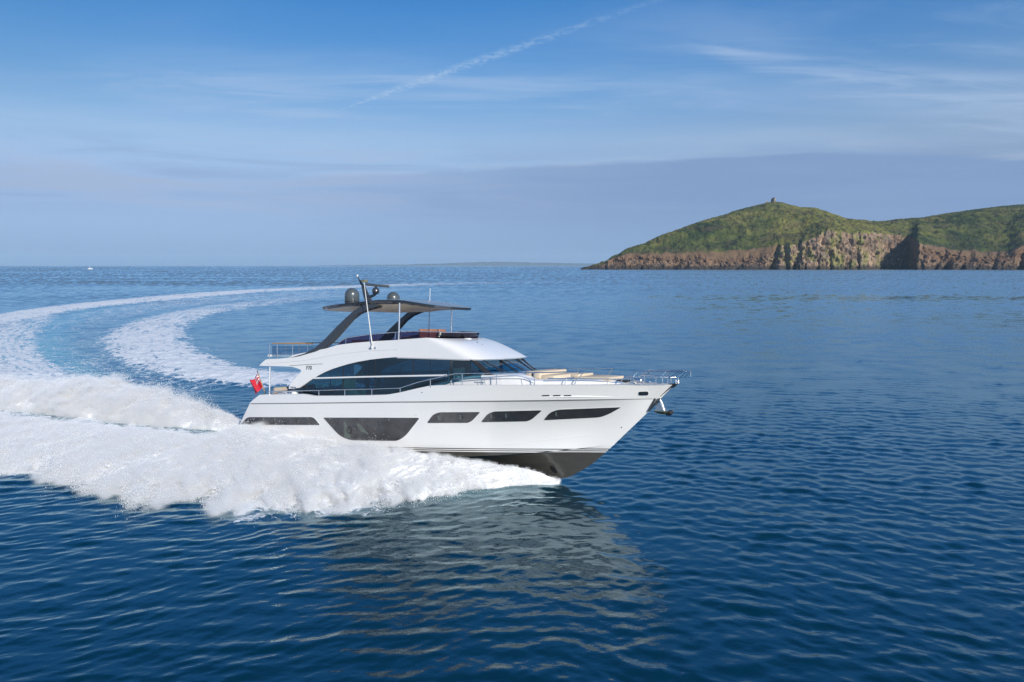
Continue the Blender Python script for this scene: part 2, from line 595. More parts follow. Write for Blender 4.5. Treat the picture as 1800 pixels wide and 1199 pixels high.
def hull_line(kind, q):
    if kind == 'top':               # sheer -> knuckle
        zs = 3.14 * (1 - q) + 2.67 * q
        ze = 4.19 * (1 - q) + 3.62 * q
        xs, xe = trans_x(zs), stem_x(ze)
        x = xs + (xe - xs) * U
        y = 2.68 * shape(U, 0.50 - 0.02 * q, 2.25 - 0.15 * q) + (1 - q) * 0.12 * smooth(U, 0.93, 1)
        z = z_sheer(np.clip(x, -15.3, 4.87)) * (1 - q) + z_knuckle(x) * q
        return np.stack([x, -y, z], 1)
    if kind == 'side':              # knuckle -> chine
        ze = 3.60 * (1 - q) + _z0 * q
        zs = 2.66 * (1 - q) + 0.3 * q
        xs, xe = trans_x(zs), stem_x(ze)
        x = xs + (xe - xs) * U
        W_ = 2.63 * (1 - q) + 2.32 * q
        y = W_ * shape(U, 0.48 - 0.16 * q, 2.1 - 0.35 * q)
        y = y - 0.22 * 4 * q * (1 - q) * smooth(U, 0.45, 0.9) * (1 - smooth(U, 0.9, 1.0))
        # the straight lower part near the chine
        xk = trans_x(2.66) + (stem_x(3.60) - trans_x(2.66)) * U
        xc = trans_x(0.3) + (2.38 - trans_x(0.3)) * U
        z = z_knuckle(xk) * (1 - q) + z_chine(xc) * q
        return np.stack([x, -np.maximum(y, 0), z], 1)
    if kind == 'bottom':            # chine flat -> keel
        xs, xe = trans_x(0.3), 2.38
        x = xs + (xe - xs) * U
        yc = 2.32 * shape(U, 0.32, 1.75)
        zc, zk = z_chine(x) - 0.03, np.minimum(z_keel(x), z_chine(x) - 0.03 * (1 - U))
        y = (yc - 0.10 * (1 - smooth(U, .9, 1))) * (1 - q)
        z = zc * (1 - q) + zk * q + 0.10 * np.sin(math.pi * q) * smooth(U, 0.4, 0.8) * (1 - smooth(U, .93, 1))
        # a spray rail half way down the bottom
        z = z - 0.035 * math.exp(-((q - 0.5) / 0.06) ** 2) * (1 - smooth(U, .85, 1))
        return np.stack([x, -np.maximum(y, 0), z], 1)


HL = [hull_line('top', q) for q in (0, .33, .66, 1)] + [hull_line('side', q) for q in np.linspace(0, 1, 15)] + [hull_line('bottom', q) for q in np.linspace(0, 1, 13)]
HL = np.array(HL)                   # (nl, NU, 3)
nl = len(HL)


def build_hull():
    V = list(HL.reshape(-1, 3)) + list((HL * [1, -1, 1]).reshape(-1, 3))
    F = []
    off = nl * NU
    for i in range(nl - 1):
        for k in range(NU - 1):
            a, b, c, d = i * NU + k, i * NU + k + 1, (i + 1) * NU + k + 1, (i + 1) * NU + k
            F.append((a, d, c, b))
            F.append((a + off, b + off, c + off, d + off))
    # transom
    for i in range(nl - 1):
        F.append((i * NU, i * NU + off, (i + 1) * NU + off, (i + 1) * NU))
    # bow: close the blunt stem
    for i in range(nl - 1):
        e = NU - 1
        F.append((i * NU + e, (i + 1) * NU + e, (i + 1) * NU + e + off, i * NU + e + off))
    me = bpy.data.meshes.new('hull')
    me.from_pydata([tuple(map(float, v)) for v in V], [], F)
    bm = bmesh.new()
    bm.from_mesh(me)
    bmesh.ops.remove_doubles(bm, verts=bm.verts, dist=0.002)
    bmesh.ops.dissolve_degenerate(bm, edges=bm.edges, dist=0.001)
    bmesh.ops.recalc_face_normals(bm, faces=bm.faces)
    bm.to_mesh(me)
    bm.free()
    me.shade_smooth()
    me.set_sharp_from_angle(angle=R(24))
    me.materials.append(M_HULL)
    o = bpy.data.objects.new('hull', me)
    C.objects.link(o)
    o.parent = yacht
    return o


hull = build_hull()
_bm = bmesh.new()
_bm.from_mesh(hull.data)
HULL_BVH = BVHTree.FromBMesh(_bm)
_bm.free()


def on_hull(px, py, out=0.008):
    d = Vector(YM.T @ ray(px, py)).normalized()
    loc, nrm, idx, dist = HULL_BVH.ray_cast(Vector(tuple(map(float, _cl))), d)
    if loc is None:
        raise ValueError(f'no hull at {px},{py}')
    if nrm.dot(d) > 0:
        nrm = -nrm
    return loc + nrm * out


def on_hull_y(x, z, out=0.008):
    loc, nrm, idx, dist = HULL_BVH.ray_cast(Vector((x, -8, z)), Vector((0, 1, 0)))
    if nrm.y > 0:
        nrm = -nrm
    return loc + nrm * out


def roundpoly(poly, r, n=5):
    """round the corners of a pixel outline"""
    out = []
    m = len(poly)
    for i in range(m):
        p0, p1, p2 = (np.array(poly[(i + k) % m][:2], float) for k in (-1, 0, 1))
        rr = poly[i][2] if len(poly[i]) > 2 else r
        a, b = p0 - p1, p2 - p1
        la, lb = np.linalg.norm(a), np.linalg.norm(b)
        t = min(rr, la * 0.45, lb * 0.45)
        A, B = p1 + a / la * t, p1 + b / lb * t
        for k in range(n + 1):
            s = k / n
            out.append(tuple((1 - s) ** 2 * A + 2 * s * (1 - s) * p1 + s * s * B))
    return out


def hull_patch(name, poly, m, parent, out=0.010, r=3, cuts=3, both=True, thick=0.014):
    """a panel lying on the topsides: both sides of the boat"""
    poly = roundpoly(poly, r)
    bm = bmesh.new()
    vs = [bm.verts.new((p[0], p[1], 0)) for p in poly]
    f = bm.faces.new(vs)
    bmesh.ops.triangulate(bm, faces=[f])
    bm.edges.ensure_lookup_table()
    for _ in range(3):
        long = [e for e in bm.edges if e.calc_length() > 9]
        if not long:
            break
        bmesh.ops.subdivide_edges(bm, edges=long, cuts=1, use_grid_fill=False)
        bmesh.ops.triangulate(bm, faces=bm.faces[:])
    bm.verts.index_update()
    V = [on_hull(v.co.x, v.co.y, out) for v in bm.verts]
    F = [[v.index for v in g.verts] for g in bm.faces]
    E = [(e.verts[0].index, e.verts[1].index) for e in bm.edges if len(e.link_faces) == 1]
    bm.free()
    res = []
    for sgn in ((1, -1) if both else (1,)):
        VV = [Vector((v.x, v.y * sgn, v.z)) for v in V]
        n = len(VV)
        VV += [Vector((v.x, v.y - sgn * math.copysign(thick, v.y), v.z)) if abs(v.y) > 0.02 else v.copy() for v in VV]
        FF = [tuple(q) for q in F] + [(a, b, b + n, a + n) for a, b in E]
        mb = MB()
        mb.add(VV, FF)
        res.append(mb.build(name, m, parent, 40))
    return res


# hull windows (starboard traced, port mirrored)
wins = {
    'aft': [(423, 746.5, 3), (435, 733.2, 5), (551, 733.2, 5), (563, 747.2, 3)],
    'mid': [(568, 734, 4), (738, 734.3, 4), (714, 765, 22), (700, 775, 26), (616, 774, 26), (597, 766, 20)],
    'f1': [(750.5, 743.5, 3), (761, 729, 12), (772, 724.5, 6), (844.5, 724, 3), (830, 739.5, 8), (823, 743.2, 8)],
    'f2': [(845.5, 742, 3), (857, 727.5, 12), (868, 723, 6), (953, 721, 3), (935.5, 736.5, 8), (927, 740.5, 8)],
    'f3': [(955.5, 738.5, 3), (967, 724.5, 12), (981, 719.8, 6), (1092, 715.6, 3), (1071, 727.5, 10), (1055, 733.5, 10)],
}
for k, pw in wins.items():
    # a slim pale surround, then the smoked glass standing 4 mm proud of it
    cx, cy = np.mean([p[0] for p in pw]), np.mean([p[1] for p in pw])
    big = [(p[0] + 1.0 * np.sign(p[0] - cx), p[1] + 0.8 * np.sign(p[1] - cy), *p[2:]) for p in pw]
    fr = hull_patch('window_frame', big, M_GEL, hull, out=0.008, r=3)
    gl = hull_patch('hull_window', pw, M_HWIN, hull, out=0.013, r=3)
    for a, b in zip(fr, gl):
        a.parent = hull
    if k == 'aft':
        for x in (481, 521):
            hull_patch('window_mullion', [(x - .35, 735), (x + .35, 735), (x + .35, 746), (x - .35, 746)], M_BLACK, hull, out=0.017, r=.1)

# what shows behind the smoked glass amidships: a pale curtain and a round mirror
M_CURT = mat('curtain_behind_glass', (0.105, 0.125, 0.110), 0.12, var=0.2, vscale=4)
hull_patch('curtain', [(604.5, 741), (608, 741.5), (612.5, 755), (617, 766), (617, 770.5), (606, 770.5)], M_CURT, hull, out=0.016, r=1)
hull_patch('curtain', [(626, 744), (632, 744), (640, 757), (650, 764), (634, 758)], M_CURT, hull, out=0.016, r=2)
for sgn in (1, -1):
    pts = [on_hull(614.5 + 3.6 * math.cos(t), 756.5 + 5.2 * math.sin(t), 0.02) for t in np.linspace(0, 2 * math.pi, 21)]
    MB().tube([(p.x, p.y * sgn, p.z) for p in pts], 0.018, 5).build('mirror_ring', M_BLACK, hull)
for x0, y0 in ((770, 733.5), (808, 733), (862, 731), (888, 730.5), (976, 727.5)):
    hull_patch('curtain', [(x0, y0 - 3.5), (x0 + 2.4, y0 - 3.5), (x0 + 3.4, y0 + 4), (x0 + .6, y0 + 4)], M_CURT, hull, out=0.016, r=.6)

# the seam where bulwark and topsides meet, with its thin rubbing strip
for sgn in (-1, 1):
    xs = np.linspace(-16.1, 4.15, 140)
    up_, lo_ = [], []
    for k, x in enumerate(xs):
        h_ = 0.034 * min(1, (139 - k) / 30 + .25)
        zk_ = float(z_knuckle(x)) - 0.006
        a_, b_ = on_hull_y(float(x), zk_, 0.016), on_hull_y(float(x), zk_ - h_, 0.016)
        up_.append((a_.x, a_.y * -sgn, a_.z))
        lo_.append((b_.x, b_.y * -sgn, b_.z))
    MB().loft([up_, lo_], closed=False).build('rubbing_strip', M_SEAM, hull, 60)
# fine moulded creases at the bow
for c in ([(868, 782.5), (960, 773.5), (1040, 764.5)],):
    pts = []
    for (x0, y0), (x1, y1) in zip(c[:-1], c[1:]):
        for t in np.linspace(0, 1, 12):
            pts.append(on_hull(x0 + (x1 - x0) * t, y0 + (y1 - y0) * t, 0.0))
    for sgn in (1, -1):
        MB().tube([(p.x, p.y * sgn, p.z) for p in pts], 0.011, 5).build('spray_strake', M_GEL, hull)
# vents in the bulwark forward
for x in (959, 978.5, 997.5):
    hull_patch('bulwark_vent', [(x - 6, 694.4), (x + 6, 694.1), (x + 7, 695.9), (x - 6.4, 696.2)], M_BLACK, hull, r=.6, out=0.014)
hull_patch('bow_fairlead', [(1122.3, 688.2, 6), (1139.7, 687.6, 6), (1139.7, 694.6, 6), (1122.3, 695, 6)], M_STEEL, hull, r=6, out=0.018)
fl = hull_patch('fairlead_opening', [(1124, 689.2, 6), (1138.2, 688.7, 6), (1138.2, 693.6, 6), (1124, 694, 6)], M_BLACK, hull, r=6, out=0.030)
for x in (1127.3, 1130.6, 1133.9):
    hull_patch('fairlead_bar', [(x - .7, 689.4), (x + .7, 689.3), (x + .7, 693.6), (x - .7, 693.7)], M_STEEL, hull, r=.1, out=0.042)
for x, y in ((731.5, 729.5), (1092.5, 751), (742, 690), (757, 680)):
    hull_patch('skin_fitting', [(x - 1, y - 1), (x + 1, y - 1), (x + 1, y + 1), (x - 1, y + 1)], M_STEEL, hull, r=1, out=0.012)
# the round opening of the bow thruster tunnel
hull_patch('thruster_tunnel', [(967.5, 818.5, 6), (974, 819.5, 6), (979, 827, 6), (980, 832, 6), (973, 830, 6), (967.5, 823.5, 6)], M_BLACK, hull, r=6, out=0.012)
# plate guarding the stem head and the anchor pocket
stem_pl = MB()
stem_pl.prism([(4.30, -0.07, 3.70), (4.93, -0.16, 4.22), (4.72, -0.16, 4.22), (4.2, -0.07, 3.72)], (0, 0, 0.01))
for zz0, zz1, dx in ((3.98, 4.20, 0.02),):
    stem_pl.box((4.85, 0, 4.17), (0.26, 0.22, 0.09), Matrix.Rotation(R(-42), 3, 'Y'), 0.02)
stem_pl.build('stem_cap', M_BLACK, hull)

# ---- decks inside the bulwarks
def build_decks():
    xs = np.linspace(-15.2, 4.6, 70)
    mb = MB()
    rings = []
    for x in xs:
        ys, zs = float(y_sheer(x)), float(z_sheer(x))
        zd = zs - (0.42 if x < -5 else 0.42 - 0.30 * float(smooth(x, -5, -1)))
        yi = max(ys - 0.14, 0.03)
        rings.append([(x, -ys + .002, zs), (x, -yi, zs + 0.012), (x, -yi + 0.02 * (yi > .1), zd), (x, 0, zd + 0.03), (x, yi - 0.02 * (yi > .1), zd), (x, yi, zs + 0.012), (x, ys - .002, zs)])
    mb.loft(rings, closed=False)
    mb.build('deck', M_GEL, yacht, 30)
    # aft cockpit floor and transom top
    c = MB()
    c.box((-14.9, 0, 2.62), (2.2, 4.6, 0.06), None, 0.01)
    c.build('cockpit_floor', M_TEAK, yacht)


build_decks()

# ---- foredeck trunk
def y_side(z):
    return 2.2 - 0.08 * (z - 4.0)


def build_trunk():
    xs = np.linspace(-7.2, 3.3, 60)
    top = [(-7.2, 3.40), (-6.9, 3.54), (-5.28, 3.92), (-4.02, 4.22), (-3.56, 4.35), (-3.0, 4.43), (-1.48, 4.49), (-0.9, 4.46), (-0.5, 4.30), (1.0, 4.30), (2.0, 4.34), (2.8, 4.22), (3.3, 4.12)]
    rings = []
    for x in xs:
        w = 2.10 * (1 - np.clip((x + 2.5) / 6.6, 0, 1) ** 2.0)
        w = max(w, 0.05)
        zt = float(pl(x, top))
        zb = float(z_sheer(x)) - 0.5
        r = 0.07
        ring = [(x, -w - 0.03, zb), (x, -w, zt - r), (x, -w + 0.3 * r, zt - 0.3 * r), (x, -w + r, zt), (x, 0, zt + 0.05), (x, w - r, zt), (x, w - 0.3 * r, zt - 0.3 * r), (x, w, zt - r), (x, w + 0.03, zb)]
        rings.append(ring)
    mb = MB()
    mb.loft(rings, closed=False)
    n = len(rings[0])
    mb.F.append(tuple(range((len(rings) - 1) * n, len(rings) * n)))
    mb.build('foredeck_trunk', M_GEL, yacht, 30)


build_trunk()

# ---- superstructure: the side mouldings aft, traced on the house side
def PS(px, py, dy=0.0):
    return Pf(px, py, lambda x, z: -(y_side(z) + dy))


arc = [(526, 682), (535, 676), (545, 669), (561, 659.2), (572, 653.6), (583, 649), (597, 644.3), (612, 640), (629, 636), (650, 632.3), (672, 629.7), (700, 628)]
aft_outline = [(455, 643.2), (460, 637.5), (467, 632), (487, 631), (508, 629.6), (512.5, 624.6), (530, 621), (552, 617), (575, 612.3), (593, 606.5), (620, 603), (655, 600), (700, 597.5)]
under = [(507, 684), (508, 678), (516, 667), (522, 661.5), (527, 657), (530.5, 652.5), (529, 649.5), (524, 647), (514, 645), (500, 644), (480, 643.6)]
house_poly = aft_outline + arc[::-1] + under


def side_panel(name, poly, m, dy=0.0, thick=0.14, parent=yacht, bulge=False):
    res = []
    pts = [PS(*p, dy) for p in poly]
    for sgn in (1, -1):
        bm = bmesh.new()
        n = len(pts)
        va = [bm.verts.new((p[0], p[1] * sgn, p[2])) for p in pts]
        vb = [bm.verts.new((p[0], (p[1] + thick) * sgn, p[2])) for p in pts]
        f = bm.faces.new(va)
        g = bm.faces.new(vb[::-1])
        for k in range(n):
            bm.faces.new((va[k], vb[k], vb[(k + 1) % n], va[(k + 1) % n]))
        edges = [e for e in f.edges]
        bmesh.ops.bevel(bm, geom=edges, offset=0.025, segments=2, affect='EDGES', profile=0.6)
        bmesh.ops.recalc_face_normals(bm, faces=bm.faces)
        mb = MB().bm(bm)
        res.append(mb.build(name, m, parent, 8))
    return res


sides = side_panel('superstructure_side', house_poly, M_GEL)
# long moulded crease below the coaming
for sgn in (1, -1):
    for c in ([(509, 643), (530, 641.5), (560, 640), (567, 639.6)], [(470, 640), (500, 636.5), (530, 634.5), (600, 622), (650, 616.5), (700, 614.5)]):
        pts = [PS(*p, 0.004) for p in c]
        MB().tube([(p[0], p[1] * sgn, p[2]) for p in pts], 0.012, 5).build('moulded_crease', M_SEAM if c[0][0] == 509 else M_GEL, sides[0 if sgn == 1 else 1])


# the forward part: the coaming sweeps round to a broad visor above the windscreen
X700 = PS(700, 628)[0]
def plan(t, xs, xc, w, n):
    """outline from the house side (t=0) round to the centreline (t=1)"""
    a = t * math.pi / 2
    return xs + (xc - xs) * math.sin(a) ** (2 / n), -w * math.cos(a) ** (2 / n)


def build_roof_front():
    ztop0, zbot0 = PS(700, 597.5)[2], PS(700, 628)[2]
    NT_, NL = 60, 12
    rows = []
    for j in range(NL + 1):
        q = j / NL                                   # 0 at the top edge, 1 at the visor lip
        wj = y_side(ztop0 * (1 - q) + zbot0 * q)
        # the front of each level, bulging forward as it falls
        xc = -4.55 + (2.28) * (q ** 0.82)
        xs = -5.75 + 2.15 * q
        nn = 3.6 - 0.3 * q
        row = []
        side_n = 20
        for k in range(side_n):
            x = X700 - .07 + (xs - X700 + .07) * k / side_n
            row.append((x, -wj - .005))
        for k in range(NT_ + 1):
            row.append(plan(k / NT_, xs, xc, wj + .005, nn))
        zr = []
        for i, (x, y) in enumerate(row):
            fwd = smooth(x, -6.5, -3.0)
            zt = np.interp(x, [X700, -5.4, -4.5, -3], [ztop0, 5.97, 5.92, 5.86])
            zb = np.interp(x, [X700, -5.0, -3.4, -2.2], [zbot0, 5.10, 5.08, 5.09])
            qq = q
            if i >= side_n:                           # convex visor in front
                t = (i - side_n) / NT_
                qq = q * (1 - t) + (q ** 1.45) * t
            zr.append((x, y, zt * (1 - qq) + zb * qq))
        rows.append(zr)
    rings = rows + [[(x - 0.06, y * 0.985, z - 0.045) for x, y, z in rows[-1]], [(x - 0.5, y * 0.93, z - 0.03) for x, y, z in rows[-1]]]
    half = rings
    full = [r + [(x, -y, z) for x, y, z in r[:-1]][::-1] for r in half]
    mb = MB()
    mb.loft(full, closed=False)
    # the coaming's inner face
    inn = [[(x - 0.02, y * 0.99, z + 0.012) for x, y, z in full[0]], [(x - 0.10, y * 0.95, z + 0.005) for x, y, z in full[0]], [(x - 0.12, y * 0.94, 5.15) for x, y, z in full[0]]]
    mb.loft([full[0]] + inn, closed=False)
    o = mb.build('flybridge_coaming', M_GEL, yacht, 38)
    # ceiling of the saloon = floor of the flybridge
    ring = [(x - 0.35, y * 0.95) for x, y, z in full[NL]]
    mb = MB()
    poly = [(-15.5, -1.95), *ring, (-15.5, 1.95)]
    mb.prism([(x, y, 5.02) for x, y in poly], (0, 0, 0.10))
    mb.build('flybridge_floor', M_GEL, yacht, 30)
    return o


coaming = build_roof_front()
# aft slab of the flybridge: rounded edge over the cockpit
mb = MB()
sl = []
for x, z0, z1, w in ((-15.95, 4.58, 4.66, 1.7), (-15.8, 4.56, 4.74, 1.95), (-15.4, 4.55, 4.90, 2.08), (-14.0, 4.56, 4.94, 2.1), (-12.2, 4.58, 5.0, 2.08)):
    sl.append([(x, -w, z0), (x, w, z0), (x, w, z1), (x, -w, z1)])
mb.loft(sl, True, True)
mb.build('aft_overhang', M_GEL, yacht, 50)

# ---- saloon glass: side windows
def glass_strip(name, poly, m, dy=-0.07, parent=yacht):
    """one flat pane on each side, 10 mm thick"""
    pts = [PS(*p, dy) for p in poly]
    for sgn in (1, -1):
        mb = MB()
        mb.prism([(p[0], p[1] * sgn, p[2]) for p in pts], (0, 0.012 * sgn, 0))
        mb.build(name, m, parent, 30)


up = [(x, y - 1.5) for x, y in arc]
low_y = lambda x: np.interp(x, [526, 552, 574, 690, 703, 755, 797, 815, 850], [684, 691, 699, 699, 696, 684, 672, 668, 666])
panes = [(520, 604), (604, 660), (660, 727), (727, 792)]
def up_y(x):
    return np.interp(x, [p[0] for p in arc] + [763, 816], [p[1] - 2 for p in arc] + [626, 627])
for x0, x1 in panes:
    xs = np.linspace(x0 + 0.4, x1 - 0.4, 9)
    poly = [(x, float(up_y(x))) for x in xs] + [(x, float(low_y(x))) for x in xs[::-1]]
    poly = [p for p in poly]
    glass_strip('saloon_window', poly, M_SALOON)
# window posts between the panes, and the forward quarter pane up to the screen pillar
for x in (604, 660, 727):
    p0, p1 = PS(x, float(up_y(x)) + 1, -0.09), PS(x, float(low_y(x)), -0.09)
    for sgn in (1, -1):
        MB().tube([(p0[0], p0[1] * sgn, p0[2]), (p1[0], p1[1] * sgn, p1[2])], 0.022, 6).build('window_post', M_BLACK, yacht)
for sgn in (1, -1):
    a, b = PS(792.5, 629, -0.06), PS(792.5, 668, -0.06)
    mb = MB()
    mb.box(((a[0] + b[0]) / 2, (a[1] + .02) * sgn, (a[2] + b[2]) / 2), (0.17, 0.06, abs(a[2] - b[2]) + .1), None, 0.01)
    mb.build('window_post', M_GREY, yacht)
glass_strip('quarter_window', [(794.5, 627), (818, 628), (846, 657), (846, 665), (815, 668), (794.5, 673)], M_SALOON)

# ---- windscreen: three raked panes
def arcx(y, xe, xc, w):
    return xc + (xe - xc) * (abs(y) / w) ** 2.0
def screen_ring(z, n=40, off=0.0):
    q = (z - 4.42) / (5.12 - 4.42)
    w = (2.02 * (1 - q) + 2.08 * q)
    xe = (-2.30 * (1 - q) - 3.20 * q)
    xc = (-1.42 * (1 - q) - 2.60 * q)
    return [(arcx(y, xe, xc, w) + off, y, z) for y in np.linspace(-w, w, n)]


n = 61
lo, hi = screen_ring(4.40, n), screen_ring(5.12, n)
cut = [0, 19, 20, 40, 41, 60]
for a, b in ((0, 20), (20, 40), (40, 60)):
    mb = MB()
    mb.loft([lo[a:b + 1], hi[a:b + 1]], closed=False)
    mb.build('windscreen_pane', M_SCREEN, yacht, 60)
def spt(y, q, off=0.03):
    a = np.array([(arcx(y, -2.30, -1.42, 2.02)), y, 4.40])
    b = np.array([(arcx(y, -3.20, -2.60, 2.08)), y * 1.03, 5.12])
    p = a * (1 - q) + b * q
    return p + np.array([off, 0, off])
for y, w in ((-0.70, 0.05), (0.70, 0.05)):
    a, b = spt(y, 0, 0.012), spt(y, 1, 0.012)
    MB().prism([(a[0], y - w, a[2]), (a[0], y + w, a[2]), (b[0], y + w, b[2]), (b[0], y - w, b[2])], (0.02, 0, 0.02)).build('windscreen_mullion', M_BLACK, yacht)
for sgn in (1, -1):
    p = [spt(-1.82 * sgn, 0, 0.01), spt(-2.02 * sgn, 0, -0.02), spt(-2.02 * sgn, 1, -0.02), spt(-1.90 * sgn, 1, 0.01)]
    MB().prism([tuple(q) for q in p], (0.03, 0, 0.03)).build('windscreen_pillar', M_BLACK, yacht)
# wipers
for y in (-1.55, -0.45, 0.95):
    a, b, c_ = spt(y + 0.35, 0.02, 0.07), spt(y - 0.02, 0.55, 0.07), spt(y - 0.16, 0.98, 0.06)
    w = MB()
    w.tube([a, b], 0.016, 6)
    w.lathe([(0.05, 0), (0.05, 0.06), (0.02, 0.08)], a - np.array([0, 0, 0.04]), n=10)
    w.tube([spt(y + 0.12, 0.15, 0.055), b, c_], 0.020, 6)
    w.build('windscreen_wiper', M_BLACK, yacht)
# black line of the dash behind the base of the screen, white cowl before it
mb = MB()
l0 = screen_ring(4.40, n)
mb.loft([[(x + 0.10, y * 1.02, 4.395) for x, y, z in l0], [(x + 0.05, y * 1.01, 4.47) for x, y, z in l0], [(x - 0.25, y * .98, 4.47) for x, y, z in l0]], closed=False)
mb.build('windscreen_cowl', M_BLACK, yacht, 40)

# ---- what shows through the glass
mb = MB()
mb.box((-8.0, 0, 2.95), (10.5, 4.0, 0.05))
mb.build('saloon_floor', M_WOOD, yacht)
def soft(name, parts, m, parent=yacht):
    mb = MB()
    for c_, s_ in parts:
        mb.box(c_, s_, None, min(s_) * 0.22)
    return mb.build(name, m, parent, 50)


soft('saloon_sofa', [((-9.6, 1.1, 3.25), (2.4, 0.9, 0.5)), ((-9.6, 1.5, 3.65), (2.4, 0.25, 0.55))], M_LINEN)
soft('saloon_armchair', [((-10.5, -1.0, 3.28), (0.8, 0.8, 0.5)), ((-10.9, -1.0, 3.7), (0.2, 0.8, 0.55))], M_TAUPE)
soft('galley_counter', [((-7.2, 0.9, 3.45), (1.6, 1.4, 1.0))], M_WOOD)
soft('dining_table', [((-7.9, -1.0, 3.62), (1.5, 0.9, 0.06)), ((-7.9, -1.0, 3.3), (0.18, 0.18, 0.6))], M_WOOD)
soft('partition', [((-5.75, 1.1, 4.0), (0.08, 1.6, 2.05))], M_WOOD)
soft('helm_seat', [((-4.35, -0.85, 3.75), (0.6, 1.1, 0.35)), ((-4.65, -0.85, 4.25), (0.16, 1.1, 0.8))], M_LINEN)
soft('helm_dash', [((-2.85, 0, 4.02), (1.0, 3.6, 0.4))], M_BLACK)
for x in (-12.2, -11.4):
    soft('curtain', [((x, 1.75, 4.0), (0.25, 0.12, 2.0))], M_LINEN)

# ---- handrail along the side windows
for sgn in (1, -1):
    pts = [PS(x, y, 0.10) for x, y in ((552, 665), (640, 662.6), (700, 661.4), (785, 659.8))]
    mb = MB()
    mb.tube([(p[0], p[1] * sgn, p[2]) for p in pts], 0.042, 8)
    for x, y in ((553, 665), (628, 663), (705, 661.3), (783, 660)):
        q, r_ = PS(x, y, 0.10), PS(x, y + 1, -0.06)
        mb.tube([(q[0], q[1] * sgn, q[2]), (r_[0], r_[1] * sgn, r_[2])], 0.02, 6)
    mb.build('window_handrail', M_GEL, yacht, 50)


# ---- letters on the quarter
def lettering(txt, px, py, size, parent, dy=0.012, m=M_STEEL):
    cu = bpy.data.curves.new('model_lettering', 'FONT')
    cu.body = txt
    cu.size = size
    cu.extrude = 0.006
    cu.align_x = 'CENTER'
    cu.align_y = 'CENTER'
    cu.materials.append(m)
    tmp = bpy.data.objects.new('lettering', cu)
    C.objects.link(tmp)
    bpy.context.view_layer.update()
    lm = bpy.data.meshes.new_from_object(tmp.evaluated_get(bpy.context.evaluated_depsgraph_get()))
    bpy.data.objects.remove(tmp)
    p = PS(px, py, dy)
    for sgn in (1, -1):
        o = bpy.data.objects.new('lettering', lm.copy())
        C.objects.link(o)
        o.parent = parent[0 if sgn == 1 else 1]
        o.location = (p[0], p[1] * sgn, p[2])
        o.rotation_euler = (R(90 - 4.5), 0, 0 if sgn == 1 else R(180))


M_LETTER = mat('dark_letter_metal', (0.10, 0.10, 0.11), 0.3, metal=0.6)
lettering('F70', 543.2, 647, 0.26, sides, m=M_LETTER)

# ---- hardtop: a broad aerofoil with dished ends
def build_hardtop():
    NA, NR = 96, 7
    XA, XF, WD, ZC = -12.55, -5.05, 2.14, 7.52
    xm, xl = (XA + XF) / 2, (XF - XA) / 2
    def pt(r, a):
        ca, sa = math.cos(a), math.sin(a)
        n = 2.0 / 3.4
        return xm + xl * r * math.copysign(abs(ca) ** n, ca), WD * r * math.copysign(abs(sa) ** n, sa)
    def rim(x):
        return np.interp(x, [XA, -11, -9.5, -8, -6.8, XF], [7.40, 7.50, 7.58, 7.66, 7.62, 7.33])
    def zt(x, r):
        return rim(x) + 0.10 * (1 - r ** 2) + 0.02
    def zb(x, r):
        belly = np.interp(x, [XA, -11, -9, -7.5, -6, XF], [0.06, 0.14, 0.32, 0.38, 0.20, 0.05])
        return rim(x) - 0.10 - belly * (1 - r ** 3.0)
    top, bot, rimb = MB(), MB(), []
    rr = [0.0, .25, .5, .7, .85, .94, .985]
    def ringset(rs, zf):
        out = []
        for r in rs:
            out.append([(*pt(max(r, 1e-3), 2 * math.pi * k / NA), float(zf(pt(max(r, 1e-3), 2 * math.pi * k / NA)[0], r))) for k in range(NA)])
        return out
    a = ringset(rr, zt)
    b = ringset(rr[:-1], zb)
    edge = [[(*pt(1.0, 2 * math.pi * k / NA), float(rim(pt(1.0, 2 * math.pi * k / NA)[0])) + 0.015) for k in range(NA)]]
    edge2 = [[(*pt(0.985, 2 * math.pi * k / NA), float(rim(pt(0.985, 2 * math.pi * k / NA)[0])) - 0.10) for k in range(NA)]]
    edge3 = [[(*pt(0.94, 2 * math.pi * k / NA), float(zb(pt(0.94, 2 * math.pi * k / NA)[0], 0.94)) - 0.004) for k in range(NA)]]
    shell = MB()
    shell.loft(a + edge + edge2 + edge3, True, False)
    ht = shell.build('hardtop', M_GREY, yacht, 40)
    lin = MB()
    lin.loft(b, True, False)
    lin.build('hardtop_lining', M_UNDER, ht, 60)
    return ht, zt


hardtop, HT_Z = build_hardtop()


# ---- raked arch legs (one traced, both built)
def build_leg(sgn):
    lead = [(508, 629.4), (535, 621.5), (553, 612), (572, 595), (590, 576), (608, 558.5), (622, 546), (640, 536), (655, 530.5)]
    trail = [(532, 625), (560, 617), (575, 610), (591, 595), (605, 579), (620, 562), (633, 552), (650, 545), (668, 540.5)]
    rings = []
    for i, (a, b) in enumerate(zip(lead, trail)):
        t = i / 8
        y = 2.13 - 0.10 * t
        pa, pb = P(*a, -y), P(*b, -y)
        th = 0.26
        pm = (pa + pb) / 2
        dirv = (pb - pa)
        rings.append([(pa[0], (-y) * sgn, pa[2]), (pm[0] + dirv[0] * .28, (-y) * sgn, pm[2] + dirv[2] * .28), (pb[0], (-y + 0.13) * sgn, pb[2]), (pm[0] + dirv[0] * .28, (-y + th) * sgn, pm[2] + dirv[2] * .28), (pa[0], (-y + th) * sgn, pa[2])])
    mb = MB()
    mb.loft(rings, True, True)
    return mb.build('hardtop_leg', M_GREY, yacht, 28)


